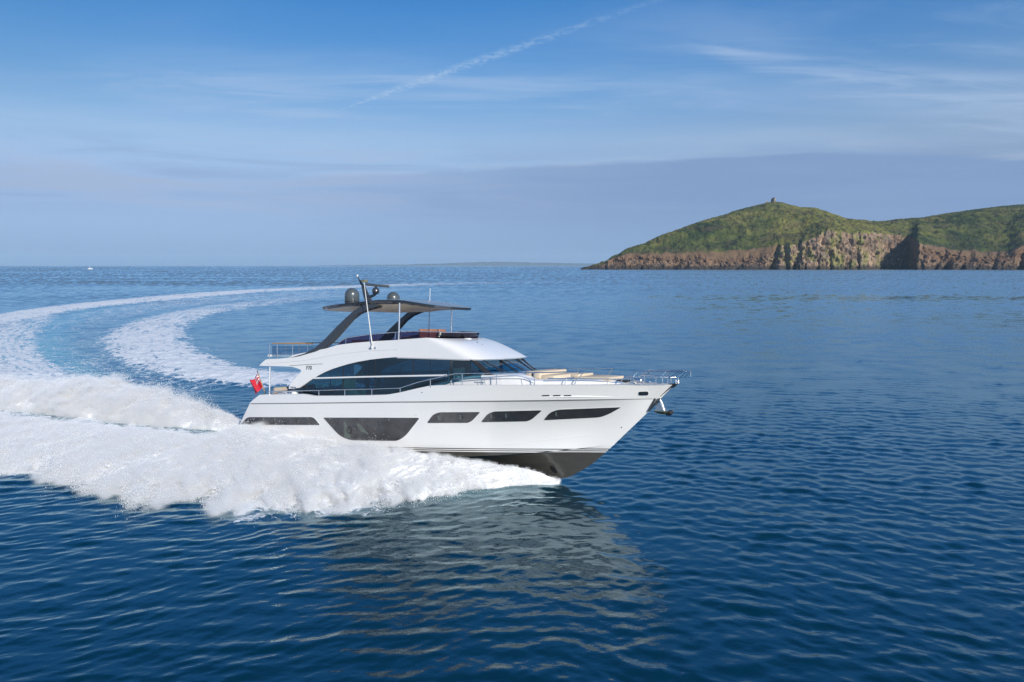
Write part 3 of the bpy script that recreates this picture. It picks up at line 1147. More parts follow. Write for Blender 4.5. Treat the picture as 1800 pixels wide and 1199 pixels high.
for s in (1, -1):
    build_leg(s)
for s in (1, -1):
    MB().tube([(-6.97, -2.0 * s, 5.85), (-6.90, -2.0 * s, 7.62)], 0.042, 12).build('hardtop_post', M_STEEL, yacht)

# ---- flybridge wind deflector
def build_deflector():
    def path(w, xs, xc, n=2.8):
        pts = [(x, -w) for x in np.linspace(-10.75, xs, 16)[:-1]]
        for k in range(41):
            pts.append(plan(k / 40, xs, xc, w, n))
        return pts
    lo, hi = path(1.97, -6.3, -4.75), path(1.93, -6.3, -4.60)
    rl, rh = [], []
    for (x, y), (x2, y2) in zip(lo, hi):
        zb = np.interp(x, [-10.75, -8.84, -7, -5.4, -4.6], [5.60, 5.80, 5.88, 5.93, 5.90])
        zt = np.interp(x, [-10.75, -10.3, -8.83, -7.3, -6.2, -4.6], [5.62, 5.95, 6.12, 6.22, 6.27, 6.20])
        rl.append((x, y, zb - 0.03))
        rh.append((x2, y2, zt))
    full = [r + [(x, -y, z) for x, y, z in r[:-1]][::-1] for r in (rl, rh)]
    mb = MB()
    mb.loft(full, closed=False)
    d = mb.build('wind_deflector', M_FLYGLASS, yacht, 60)
    cap = MB()
    cap.tube(full[1], 0.018, 6)
    cap.build('deflector_rail', M_STEEL, d)
    for px in (603, 646.7, 695.5):
        a, b = P(px, 600, -2.0), P(px, 584, -1.96)
        i = min(range(len(full[0])), key=lambda k: abs(full[0][k][0] - a[0]) + (5 if full[0][k][1] > 0 else 0))
        for sgn in (1, -1):
            p, q = full[0][i], full[1][i]
            MB().tube([(p[0], p[1] * sgn - .015 * sgn, p[2]), (q[0], q[1] * sgn - .015 * sgn, q[2])], 0.018, 6).build('deflector_post', M_STEEL, d)


build_deflector()
# seats and console on the flybridge
for y in (-0.75, -0.05, 0.65):
    soft('helm_seat', [((-6.3, y, 5.75), (0.5, 0.55, 0.18)), ((-6.55, y, 6.06), (0.14, 0.55, 0.62)), ((-6.3, y, 5.45), (0.3, 0.3, 0.5))], M_BROWN)
soft('helm_console', [((-5.35, -0.3, 5.70), (0.55, 1.7, 0.95))], M_BLACK)
soft('flybridge_sofa', [((-8.3, 1.35, 5.4), (2.4, 0.7, 0.45)), ((-8.3, 1.68, 5.75), (2.4, 0.2, 0.45))], M_CREAM)
soft('flybridge_sofa', [((-9.2, -1.35, 5.4), (1.6, 0.7, 0.45)), ((-9.2, -1.68, 5.7), (1.6, 0.2, 0.35))], M_CREAM)

# ---- domes, mast, radar
def dome(name, x, y, r, hgt):
    z0 = float(HT_Z(x, 0.7)) - 0.02
    prof = [(r * 0.9, 0), (r, 0.03), (r, hgt - r)] + [(r * math.cos(t), hgt - r + r * math.sin(t)) for t in np.linspace(0.12, math.pi / 2 - 0.02, 9)]
    d = MB().lathe(prof, (x, y, z0), n=40).build(name, M_DOME, yacht, 50)
    MB().lathe([(r * 1.012, 0), (r * 1.012, 0.03)], (x, y, z0 + 0.06), n=40).build('dome_band', M_BLACK, d, 30)


dome('satellite_dome', -10.2, -1.5, 0.34, 0.74)
dome('satellite_dome', -10.2, 1.5, 0.33, 0.72)


def build_mast():
    zb = float(HT_Z(-10.4, 0.2)) - 0.05
    mb = MB()
    base, top = P(652, 537, 0), P(641, 495, 0)
    rings = []
    for t in np.linspace(0, 1, 8):
        px = 649 - 11.5 * t - (1 - t) ** 3 * -4
        py = 538 - 38 * t
        c_ = P(px, py, 0)
        l, w = 0.30 - 0.19 * t, 0.10 - 0.05 * t
        rings.append([(c_[0] - l, 0, c_[2]), (c_[0] - l * .4, -w, c_[2]), (c_[0] + l * .8, -w * .8, c_[2]), (c_[0] + l, 0, c_[2]), (c_[0] + l * .8, w * .8, c_[2]), (c_[0] - l * .4, w, c_[2])])
    mb.loft(rings, True, True)
    # the fin that carries the top light
    a = [P(640, 505, 0), P(634, 497, 0), P(629, 486.5, 0)]
    mb.tube(a, [0.07, 0.05, 0.022], 8)
    m = mb.build('mast', M_GREY, yacht, 40)
    tip = P(628.3, 484.6, 0)
    MB().lathe([(0.03, 0), (0.045, 0.02), (0.045, 0.09), (0.02, 0.12)], tip - np.array([0, 0, 0.06]), n=12).build('masthead_light', M_LINEN, m)
    g = P(641, 494.5, -0.1)
    MB().box(g, (0.26, 0.22, 0.13), None, 0.02).build('navigation_light', M_BRONZE, m)
    MB().box(g + np.array([-.16, 0, .0]), (0.10, 0.2, 0.11), None, 0.015).build('light_screen', M_BLACK, m)
    # bracket and radar
    b0, b1, b2 = P(645, 523, 0), P(655, 520, 0), P(660.5, 517, 0)
    MB().tube([b0, b1, b2], [0.09, 0.07, 0.06], 10).build('radar_bracket', M_GREY, m)
    c_ = P(660.5, 511.5, 0)
    prof = [(0.08, -0.16), (0.15, -0.12), (0.185, -0.03), (0.18, 0.06), (0.12, 0.14), (0.07, 0.17), (0.06, 0.23)]
    rd = MB().lathe(prof, c_, n=24).build('radar_pedestal', M_GREY, m, 50)
    r0, r1 = P(643, 500.0, -0.10), P(684, 503.6, 0.12)
    mid = (r0 + r1) / 2
    v = Vector(r1 - r0)
    MB().box(mid, (v.length, 0.11, 0.125), v.to_track_quat('X', 'Z').to_matrix(), 0.025).build('radar_scanner', M_DOME, rd, 40)
    # horn on the hardtop
    return m


build_mast()
# whip aerials with their hinged feet
for s in (1, -1):
    b = PS(653.8, 603.5, 0.05)
    t = P(639.8, 495.5, -2.45)
    b, t = np.array([b[0], b[1] * s, b[2]]), np.array([t[0], t[1] * s, t[2]])
    ae = MB().tube([b, b * .5 + t * .5, t], [0.027, 0.022, 0.014], 8).build('whip_aerial', M_LINEN, yacht)
    ft = MB()
    f0 = PS(652, 611.5, 0.05)
    f0 = np.array([f0[0], f0[1] * s, f0[2]])
    ft.tube([f0, b], 0.022, 6)
    ft.box(f0, (0.12, 0.06, 0.09), None, 0.015)
    ft.build('aerial_foot', M_STEEL, ae)
    p = PS(659.5, 611.8, 0.01)
    MB().lathe([(0.05, 0), (0.05, 0.02), (0.02, 0.035)], (p[0], p[1] * s, p[2]), (0, -s, 0), 14).build('deck_filler', M_STEEL, yacht)

# horn, light box and small fittings on the visor
mb = MB()
mb.box(P(822.5, 597.5, -0.2), (0.22, 0.30, 0.16), None, 0.03)
mb.box(P(823, 601.5, -0.2), (0.12, 0.16, 0.2), None, 0.02)
mb.build('searchlight', M_LINEN, yacht)
mb = MB()
h0, h1 = P(838, 602.5, -0.5), P(849, 607.5, -0.5)
mb.tube([h0, h0 * .5 + h1 * .5, h1], [0.05, 0.02, 0.05], 8)
mb.tube([h0 - np.array([0, 0, .12]), h0], 0.02, 6)
mb.tube([h1 - np.array([0, 0, .12]), h1], 0.02, 6)
mb.build('horn', M_STEEL, yacht)

# ---- rails
def rail(name, px_top, posts, yf, r=0.021, m=M_STEEL, foot=0.0, mirror=True):
    for s in ((1, -1) if mirror else (1,)):
        mb = MB()
        pts = [Pf(*p, yf) for p in px_top]
        mb.tube([(p[0], p[1] * s, p[2]) for p in pts], r, 8)
        o = mb.build(name, m, yacht, 60)
        for a, b in posts:
            q, w = Pf(*a, yf), Pf(*b, yf)
            MB().tube([(q[0], q[1] * s, q[2]), (w[0], w[1] * s, w[2])], r * 0.85, 8).build('stanchion', m, o)


ys = lambda x, z: -(float(y_sheer(x)) - 0.07)
rail('side_rail', [(470, 688.5), (510, 687.6), (552, 686.4), (602, 685), (655, 683.8), (700, 682.4), (704, 681.8), (735, 671.8), (798, 656.9), (806, 656.4), (878, 656), (955, 655), (1028, 653), (1013, 669), (1010, 676.5)],
     [((480, 688.4), (480, 694)), ((560.5, 686.2), (560.5, 696)), ((606, 685), (606, 695.8)), ((653.6, 683.8), (653.6, 695)), ((703.5, 682), (703.5, 690.5)), ((756.5, 667), (756.5, 678.5)), ((812.5, 656.5), (812.5, 677.5)), ((873, 656), (873, 677.3)), ((939.5, 655.2), (939.5, 677))], ys)
rail('deck_rail', [(792, 676.5), (793, 666.5), (800, 665.8), (915, 666), (922, 667), (940, 674.5), (953, 676)],
     [((851, 666), (853, 677.3)), ((916, 666), (918.5, 677))], lambda x, z: -(float(y_sheer(x)) - 0.30), 0.017)
rail('bow_rail', [(963, 665.5), (1095, 666.8), (1100, 664.5), (1106, 663.4), (1188, 663.6), (1188.5, 675)],
     [((996, 667), (992, 676.5)), ((1069, 671), (1067, 676)), ((1093, 667), (1092, 675.5)), ((1109, 664), (1109, 675.5)), ((1153, 663.6), (1153, 675.5)), ((1174, 663.6), (1174, 675.5))], lambda x, z: -max(float(y_sheer(x)) - 0.07, 0.16), 0.022)
ypul = lambda x, z: -max(float(y_sheer(min(x, 4.6))) - 0.02 + 0.05, 0.22)
rail('pulpit_rail', [(1096, 666), (1115, 655.5), (1118, 653.2), (1160, 653), (1206, 652.8)],
     [((1112, 663), (1120, 653.2)), ((1160, 663.2), (1171, 653)), ((1174, 665), (1193, 653)), ((1194, 664.6), (1207, 653.2))], ypul, 0.022)
a, b = Pf(1206, 652.8, ypul), Pf(1188, 663.6, lambda x, z: -0.2)
MB().tube([a, (a[0] + .1, 0, a[2]), (a[0], -a[1], a[2])], 0.022, 8).build('pulpit_rail', M_STEEL, yacht)
MB().tube([(a[0] + .08, 0, a[2] - .22), (a[0] + .08, 0, a[2] + .02)], 0.02, 8).build('flag_socket', M_STEEL, yacht)

# aft rail of the flybridge, teak capped, round three sides
def build_aft_rail():
    z0, z1 = 4.95, 5.66
    XA, XB, w = -15.35, -12.3, 2.0
    cap = MB()
    path = [(XB, -w), (XA + .25, -w), (XA, -w + .25), (XA, w - .25), (XA + .25, w), (XB, w)]
    cap.loft([[(x, y - 0.045 * np.sign(y), z1 + 0.05) if abs(y) > 1 else (x + .045, y, z1 + 0.05) for x, y in path], [(x, y + 0.045 * np.sign(y), z1 + 0.05) if abs(y) > 1 else (x - .045, y, z1 + .05) for x, y in path],
              [(x, y + 0.045 * np.sign(y), z1) if abs(y) > 1 else (x - .045, y, z1) for x, y in path], [(x, y - 0.045 * np.sign(y), z1) if abs(y) > 1 else (x + .045, y, z1) for x, y in path],
              [(x, y - 0.045 * np.sign(y), z1 + 0.05) if abs(y) > 1 else (x + .045, y, z1 + 0.05) for x, y in path]], closed=False)
    rl = cap.build('aft_rail', M_TEAK, yacht, 40)
    for x, y in ((-15.32, -1.98), (-14.75, -2.0), (-13.65, -2.0), (-12.6, -2.0), (-15.36, -0.9), (-15.36, 0), (-15.36, 0.9), (-15.32, 1.98), (-14.75, 2.0), (-13.65, 2.0), (-12.6, 2.0)):
        MB().tube([(x, y, z0 - .1), (x, y, z1 + .01)], 0.02, 8).build('stanchion', M_STEEL, rl)
    for zz in (5.2, 5.42):
        MB().tube([(x, y, zz) for x, y in path], 0.009, 6).build('guard_wire', M_STEEL, rl)
    gp = MB()
    for (x0, y0), (x1, y1) in zip(path[:-1], path[1:]):
        gp.prism([(x0, y0, 5.0), (x1, y1, 5.0), (x1, y1, 5.55), (x0, y0, 5.55)], (0.004, 0.004, 0))
    gp.build('glass_panel', M_CLEAR, rl)


M_CLEAR = glass_mat('clear_rail_glass', (0.80, 0.86, 0.90), 0.6, 1.3)
build_aft_rail()
# struts under the overhang
for s in (1, -1):
    MB().tube([(-15.2, -2.1 * s, 3.1), (-15.22, -2.05 * s, 4.6)], 0.035, 10).build('overhang_strut', M_STEEL, yacht)
    for px, py, l in ((447, 697.5, .3), (515, 681, .32), (495, 691, 0.5)):
        q = Pf(px, py, lambda x, z: -(float(y_sheer(x)) - 0.1))
        mb = MB()
        mb.tube([(q[0] - l / 2, q[1] * s, q[2]), (q[0] + l / 2, q[1] * s, q[2])], 0.03, 8)
        mb.tube([(q[0] - l / 4, q[1] * s, q[2]), (q[0] - l / 4, q[1] * s, q[2] - .1)], 0.02, 8)
        mb.tube([(q[0] + l / 4, q[1] * s, q[2]), (q[0] + l / 4, q[1] * s, q[2] - .1)], 0.02, 8)
        mb.build('mooring_cleat', M_STEEL, yacht)
q = Pf(842.5, 676, ys)
for s in (1, -1):
    mb = MB()
    mb.tube([(q[0] - .25, q[1] * s, q[2] + .08), (q[0] + .25, q[1] * s, q[2] + .08)], [0.022, 0.022], 8)
    mb.tube([(q[0] - .08, q[1] * s, q[2] + .08), (q[0] - .08, q[1] * s, q[2] - .02)], 0.022, 8)
    mb.tube([(q[0] + .08, q[1] * s, q[2] + .08), (q[0] + .08, q[1] * s, q[2] - .02)], 0.022, 8)
    mb.build('mooring_cleat', M_STEEL, yacht)
# swim platform and cockpit seating at the stern
mb = MB()
mb.box((-17.6, 0, 1.05), (1.6, 4.4, 0.12), None, 0.03)
mb.build('swim_platform', M_TEAK, yacht)
soft('cockpit_sofa', [((-15.3, 0, 3.0), (0.7, 2.8, 0.45)), ((-15.7, 0, 3.2), (0.2, 2.8, 0.4))], M_TAUPE)
soft('cockpit_door', [((-13.2, 0, 3.95), (0.06, 3.6, 2.0))], M_SALOON)
soft('cockpit_wing', [((-13.9, -1.95, 3.15), (0.9, 0.3, 0.35)), ((-13.9, 1.95, 3.15), (0.9, 0.3, 0.35))], M_GEL)

# ---- ensign on its staff
def build_flag():
    yf = -1.5
    foot, head = P(466.5, 692.5, yf), P(452.4, 653.5, yf)
    st = MB().tube([foot, head], [0.028, 0.018], 8)
    st.lathe([(0.03, 0), (0.035, 0.03), (0.01, 0.07)], head, n=10)
    staff = st.build('ensign_staff', M_TEAK, yacht)
    ax = (foot - head)
    h0, h1 = head + ax * 0.10, head + ax * 0.70      # hoist
    NX, NY = 44, 26
    fly_dir = np.array([-0.62, -0.35, -0.50])
    fly_dir /= np.linalg.norm(fly_dir)
    perp = np.array([0.35, -0.9, 0.2])
    Lf = 0.52
    V, F, mi = [], [], []
    for j in range(NY + 1):
        for i in range(NX + 1):
            u, v = i / NX, j / NY
            p = h0 * (1 - v) + h1 * v + fly_dir * Lf * u
            p = p + perp * 0.10 * u ** .7 * math.sin(u * 9.0 + v * 2.4) + np.array([0, 0, -0.14 * u * u + 0.07 * math.sin(u * 7 + 1.0) * u])
            V.append(p)
    def colour(u, v):
        if u < 0.5 and v < 0.5:
            a, b = u / 0.5, v / 0.5
            x, y = a - 0.5, (b - 0.5)
            if abs(x) < 0.05 or abs(y) < 0.10:
                return 0
            if abs(x) < 0.085 or abs(y) < 0.17:
                return 2
            d1, d2 = abs(x - y), abs(x + y)
            dd = min(d1, d2)
            if dd < 0.045:
                return 0
            if dd < 0.12:
                return 2
            return 1
        return 0
    for j in range(NY):
        for i in range(NX):
            a = j * (NX + 1) + i
            F.append((a, a + 1, a + NX + 2, a + NX + 1))
            mi.append(colour((i + .5) / NX, (j + .5) / NY))
    fl = mesh_obj('ensign', V, F, [M_RED, M_NAVY, M_WHITEB], staff, 180)
    fl.data.polygons.foreach_set('material_index', mi)
    so = fl.modifiers.new('thickness', 'SOLIDIFY')
    so.thickness = 0.006


build_flag()

# ---- bow lounge: sunpads, bench, table edge
soft('bow_bench', [((-0.45, 0, 4.46), (0.35, 2.5, 0.30)), ((0.0, 0, 4.36), (0.65, 2.4, 0.20))], M_CREAM)
soft('bench_backrest', [((-0.85, 0, 4.48), (0.22, 2.6, 0.26))], M_TAUPE)
soft('sunpad', [((1.75, 0, 4.36), (1.5, 1.6, 0.12))], M_CREAM)
soft('sunpad_headrest', [((1.0, 0, 4.45), (0.35, 1.5, 0.12))], M_CREAM)
soft('windlass', [((3.4, 0, 4.28), (0.35, 0.3, 0.22)), ((3.75, 0, 4.24), (0.3, 0.14, 0.12))], M_STEEL)
soft('deck_hatch', [((2.75, 0, 4.27), (0.6, 0.6, 0.06))], M_BLACK)

# ---- anchor hung under the stem
def build_anchor():
    an = MB()
    an.tube([P(1158, 700.5, 0), P(1163, 710, 0), P(1167, 722, 0)], [0.05, 0.045, 0.04], 8)
    shank = an.build('anchor', M_STEEL, yacht)
    # cheeks of the bow roller
    for y in (-0.11, 0.11):
        mb = MB()
        for c in ([(1152, 700.5), (1140, 723)], [(1160, 700.5), (1143, 720)]):
            mb.tube([P(*c[0], y), P(*c[1], y * .6)], 0.035, 6)
        mb.build('anchor_roller', M_GREY, yacht)
    mb = MB()
    mb.prism([P(1153, 701, 0.0), P(1163, 701, 0.0), P(1171.5, 722, 0.0), P(1152, 722, 0.0)], (0, 0.03, 0))
    mb.build('anchor_plate', M_STEEL, shank)
    # the plough: two curved blades and a pointed toe
    mb = MB()
    tip, heel = P(1182.5, 722.5, 0), P(1151, 723, 0)
    mid = P(1168, 729.5, 0)
    L, Rr, B = [], [], []
    for t in np.linspace(0, 1, 9):
        c_ = (1 - t) ** 2 * heel + 2 * t * (1 - t) * (mid + np.array([0, 0, -.05])) + t * t * tip
        w = 0.02 + 0.24 * math.sin(math.pi * min(t * .9 + .08, 1)) * (1 - 0.3 * t)
        L.append([(c_[0], -w, c_[2] + 0.10 * w / .24), (c_[0], 0, c_[2] - 0.03), (c_[0], w, c_[2] + 0.10 * w / .24), (c_[0], 0, c_[2] + 0.04)])
    mb.loft(L, True, True)
    mb.build('anchor_fluke', M_BRONZE, shank, 30)
    mb = MB()
    mb.lathe([(0.02, -0.16), (0.09, -0.08), (0.10, 0.05), (0.05, 0.15)], P(1177, 726, 0), tuple(tip - mid), 12)
    mb.build('anchor_toe', M_BLACK, shank, 30)


build_anchor()

# ================================================================== the sea
def seg_field(pts, X, Y):
    """nearest distance to a polyline of (x, y, value...) points and the values there; signed to the left"""
    best = np.full(X.shape, 1e9)
    val = np.zeros(X.shape + (len(pts[0]) - 2,))
    along = np.zeros(X.shape)
    acc = 0.0
    for p, q in zip(pts[:-1], pts[1:]):
        ax, ay, bx, by = p[0], p[1], q[0], q[1]
        L = math.hypot(bx - ax, by - ay) + 1e-9
        t = np.clip(((X - ax) * (bx - ax) + (Y - ay) * (by - ay)) / L ** 2, 0, 1)
        d = np.hypot(X - ax - t * (bx - ax), Y - ay - t * (by - ay))
        m = d < best
        best = np.where(m, d, best)
        along = np.where(m, acc + t * L, along)
        for k in range(val.shape[-1]):
            val[..., k] = np.where(m, p[2 + k] * (1 - t) + q[2 + k] * t, val[..., k])
        acc += L
    return best, val, along


def wpath(pix):
    """(px, py, *values) -> (x, y, *values), smoothed by Catmull-Rom"""
    pts = [(*W(p[0], p[1])[:2], *p[2:]) for p in pix]
    a = np.array([pts[0]] + pts + [pts[-1]], float)
    out = []
    for i in range(1, len(a) - 2):
        for t in np.linspace(0, 1, 7)[:-1]:
            out.append(0.5 * ((2 * a[i]) + (-a[i - 1] + a[i + 1]) * t + (2 * a[i - 1] - 5 * a[i] + 4 * a[i + 1] - a[i + 2]) * t ** 2 + (-a[i - 1] + 3 * a[i] - 3 * a[i + 1] + a[i + 2]) * t ** 3))
    out.append(a[-2])
    return [tuple(q) for q in out]


# foam trails of the turn: pixel, half width in metres, strength
TRAILS = [
    # the outer bow wave of the turn
    wpath([(1760, 491, 26, .10), (1400, 491.5, 26, .16), (1150, 493.5, 24, .28), (900, 496.5, 24, .50), (700, 501, 20, .70), (450, 511.5, 13, .86), (250, 527.5, 9, .93), (100, 544, 6.2, .95), (20, 559, 5.0, .95), (-70, 580, 4.0, .8), (-90, 610, 4.0, .8), (-60, 645, 4.0, .85), (0, 672, 3.5, .9)]),
    # the inner one, broad and white near us
    wpath([(1100, 497.5, 16, .10), (800, 506, 13, .36), (600, 517.5, 12, .50), (450, 533.5, 9, .64), (350, 549, 6.4, .74), (285, 567, 5.6, .82), (255, 590, 5.2, .90), (275, 620, 4.8, .95), (335, 648, 3.8, 1.0), (420, 664, 3.6, 1.0), (500, 669, 3.4, .95), (580, 672, 3.2, .9)]),
    # churned water between them
    wpath([(700, 508, 18, .46), (450, 520, 16, .56), (280, 538, 10, .58), (180, 556, 8, .52), (110, 577, 6.5, .46), (140, 607, 6, .44), (225, 640, 5.2, .50), (330, 685, 3.6, .50)]),
    # left edge, the outer wash near us
    wpath([(75, 556, 3.0, .66), (10, 585, 4.6, .78), (-5, 620, 4.4, .84), (30, 655, 4.0, .92), (110, 690, 3.2, .9), (200, 705, 2.8, .8)]),
    # the foam lane astern
    wpath([(470, 768, 1.6, .6), (400, 764, 1.6, .5), (300, 752, 2.0, .55), (160, 733, 2.4, .6), (0, 714, 3.0, .72)]),
    wpath([(560, 850, 4.0, 1.0), (400, 812, 4.2, 1.0), (250, 790, 4.6, 1.0), (100, 772, 4.8, .96), (-100, 752, 5.0, .9)]),
    wpath([(250, 840, 2.0, .8), (150, 815, 2.4, .85), (0, 790, 3.0, .85), (-100, 780, 3.4, .8)]),
]
# water clouded green with air
GREEN = wpath([(200, 540, 5, .5), (100, 566, 5.0, .9), (55, 598, 4.6, 1.0), (70, 632, 4.0, 1.0), (130, 668, 3.2, .8)])
HULL_GREEN = wpath([(985, 850, .5, .06), (900, 855, 1.0, .12), (800, 865, 1.4, .2)])


def foam_field(X, Y):
    f = np.zeros(X.shape)
    wob = fbm(X * .35, Y * .35, 3.0, 3)
    wob2 = fbm(X * 1.3, Y * 1.3, 8.0, 3)
    for tr in TRAILS:
        d, v, al = seg_field(tr, X, Y)
        hw, st = v[..., 0], v[..., 1]
        r = d / hw + 0.22 * wob + 0.13 * wob2
        # streaks drawn out along the trail
        stk = fbm(al / 9.0, d * 1.3 / np.maximum(hw / 5, 1), 2.0, 4, .6)
        f = np.maximum(f, st * (1 - smooth(r / 1.2 + .22 * stk, 0.45, 1.12)) * np.clip(1.0 + .32 * stk, .45, 1.25))
    return np.clip(f, 0, 1)


def green_field(X, Y):
    d, v, _ = seg_field(GREEN, X, Y)
    g = v[..., 1] * (1 - smooth(d / v[..., 0], .3, 1.2))
    d, v, _ = seg_field(HULL_GREEN, X, Y)
    return np.clip(np.maximum(g, v[..., 1] * (1 - smooth(d / v[..., 0], .2, 1.2))), 0, 1)


_wr = np.random.default_rng(5)
WAVES = []
for i in range(104):
    lam = 0.22 * (7.5 / 0.22) ** _wr.random()
    side = i % 2
    beta = (R(27) if side == 0 else R(-24)) + _wr.normal() * R(26)
    k = 2 * math.pi / lam
    # slope spectrum: a chop round one metre, finer ripples on it, a faint longer swell below
    s = 0.0410 * math.exp(-(math.log(lam / 0.75) / 0.60) ** 2) + 0.0250 * math.exp(-(math.log(lam / 0.36) / 0.40) ** 2) + 0.0048
    WAVES.append((-math.sin(beta) * k, math.cos(beta) * k, s / k, _wr.random() * 2 * math.pi, lam, side))


def sea_height(X, Y, cell):
    """height of the ripples, and the slope variance too fine for this cell size"""
    Z = np.zeros(X.shape)
    sub = np.zeros(X.shape)
    wl = np.sqrt(1 - smooth(X / np.maximum(Y, 8) * 20, -5, 7))
    wr = np.sqrt(np.clip(1 - wl ** 2, 0, 1))
    gust = np.clip(0.95 + 0.45 * fbm(X / 65, Y / 30, 1.0, 3), .35, 1.7)
    # livelier in the yacht's own chop, calm beyond it, ruffled again far out
    gust = gust * (1.0 - 0.42 * smooth(Y, 24, 60) + 0.85 * smooth(Y, 150, 420)) * np.clip(1 + smooth(Y, 60, 200) * 0.9 * fbm(X / 260, Y / 45, 5.0, 3), .25, 2)
    px_ = X + 0.35 * fbm(X * .22, Y * .22, 2., 2)
    py_ = Y + 0.35 * fbm(X * .22, Y * .22, 7., 2)
    # a slick of smoother water in the lee of the hull
    lee = W(960, 965)
    gust = gust * (1 - .42 * np.exp(-(((X - lee[0]) / 6.0) ** 2 + ((Y - lee[1]) / 6.5) ** 2)))
    # the ripples come in short groups
    grp = np.clip(.62 + 1.05 * fbm(X / 3.4, Y / 2.6, 12.0, 3, .55), .12, 1.9)
    near = smooth(Y, 20, 60)
    gust = gust * (1 - near + near * grp * .95) * (1 - (1 - near) * .35 * (1 - np.clip(grp, 0, 1.3)))
    cmin = cell.min(axis=1)
    for kx, ky, a, ph, lam, side in WAVES:
        w = (wl if side == 0 else wr) * gust
        r1 = int(np.searchsorted(-(cmin < lam * .48).astype(int), 0)) if (cmin < lam * .48).any() else 0
        sl = slice(0, max(r1, 1))
        keep = np.zeros(X.shape)
        keep[sl] = 1 - smooth(cell[sl] / lam, 0.20, 0.48)
        c = np.sin(kx * px_[sl] + ky * py_[sl] + ph)
        c = c + 0.42 * (c * c - 0.5)
        Z[sl] += a * w[sl] * keep[sl] * c
        sub += (a * w * 2 * math.pi / lam) ** 2 * .5 * (1 - keep ** 2)
    return Z, sub


def hump(X, Y, along_pts, w, h):
    d, v, _ = seg_field(along_pts, X, Y)
    return h * np.exp(-(d / w) ** 2)


def sea_shape(X, Y):
    """the bigger forms the boat leaves: shoulders of the wake"""
    Z = np.zeros(X.shape)
    near = Y < 320
    for tr, w, h in ((TRAILS[0], 3.2, .30), (TRAILS[1], 2.6, .34)):
        d, v, _ = seg_field(tr, X, Y)
        Z += h * np.exp(-(d / (w + .3 * v[..., 0])) ** 2) * smooth(v[..., 1], .1, .7)
    f = foam_field(X, Y)
    Z += f * 0.10 * fbm(X * .8, Y * .8, 4.0, 3) * (Y < 140)
    return Z, f


def build_sea():
    # rows spaced as the ground recedes, columns by bearing, finer where the photograph looks
    dep = np.concatenate([np.geomspace(2600, 800, 24)[:-1], np.linspace(800, 340, 330)[:-1], np.linspace(340, 9, 350)[:-1], np.geomspace(9, .12, 46)])
    dist = CAM_H * F_PX / dep
    tan = np.concatenate([np.linspace(-2.6, -.86, 60)[:-1], np.linspace(-.86, .86, 1000), np.linspace(.86, 2.6, 60)[1:]])
    nr, nc = len(dist), len(tan)
    Dg, Tg = np.meshgrid(dist, tan, indexing='ij')
    X, Y = Dg * Tg, Dg
    cell = np.maximum(np.gradient(Dg, axis=0), np.abs(Dg * np.gradient(Tg, axis=1)) * 1.0)
    cell_c = np.minimum(np.gradient(Dg, axis=0), 1e9)
    cellm = np.sqrt(np.gradient(Dg, axis=0) * np.abs(Dg * np.gradient(Tg, axis=1)))
    Z, sub = sea_height(X, Y, np.maximum(cellm, 0.55 * np.gradient(Dg, axis=0)))
    m = Y < 700
    S, f = np.zeros(X.shape), np.zeros(X.shape)
    r0 = np.argmax(dist > 700)
    S[:r0], f[:r0] = sea_shape(X[:r0], Y[:r0])
    gr = np.zeros(X.shape)
    gr[:r0] = green_field(X[:r0], Y[:r0])
    Z = Z * (1 - 0.55 * f) + S
    fine = np.sqrt(sub)
    V = np.stack([X, Y, Z], -1).reshape(-1, 3)
    idx = np.arange(nr * nc).reshape(nr, nc)
    F = np.stack([idx[:-1, :-1], idx[:-1, 1:], idx[1:, 1:], idx[1:, :-1]], -1).reshape(-1, 4)
    ff = f.ravel()
    face_f = ff[F].max(1)
    isf = face_f > 0.07
    for name, sel in (('sea', ~isf), ('wake_foam', isf)):
        Fs = F[sel]
        used = np.unique(Fs)
        remap = np.full(len(V), -1, np.int64)
        remap[used] = np.arange(len(used))
        o = mesh_obj(name, V[used], remap[Fs], M_SEA, None, 180, {'foam': ff[used], 'green': gr.ravel()[used], 'fine': fine.ravel()[used]})
        tag(o, kind='structure' if name == 'sea' else 'stuff')
        if name == 'wake_foam':
            tag(o, 'white foam trails curving across the blue water behind the yacht', 'wake foam')
    return V, (nr, nc)


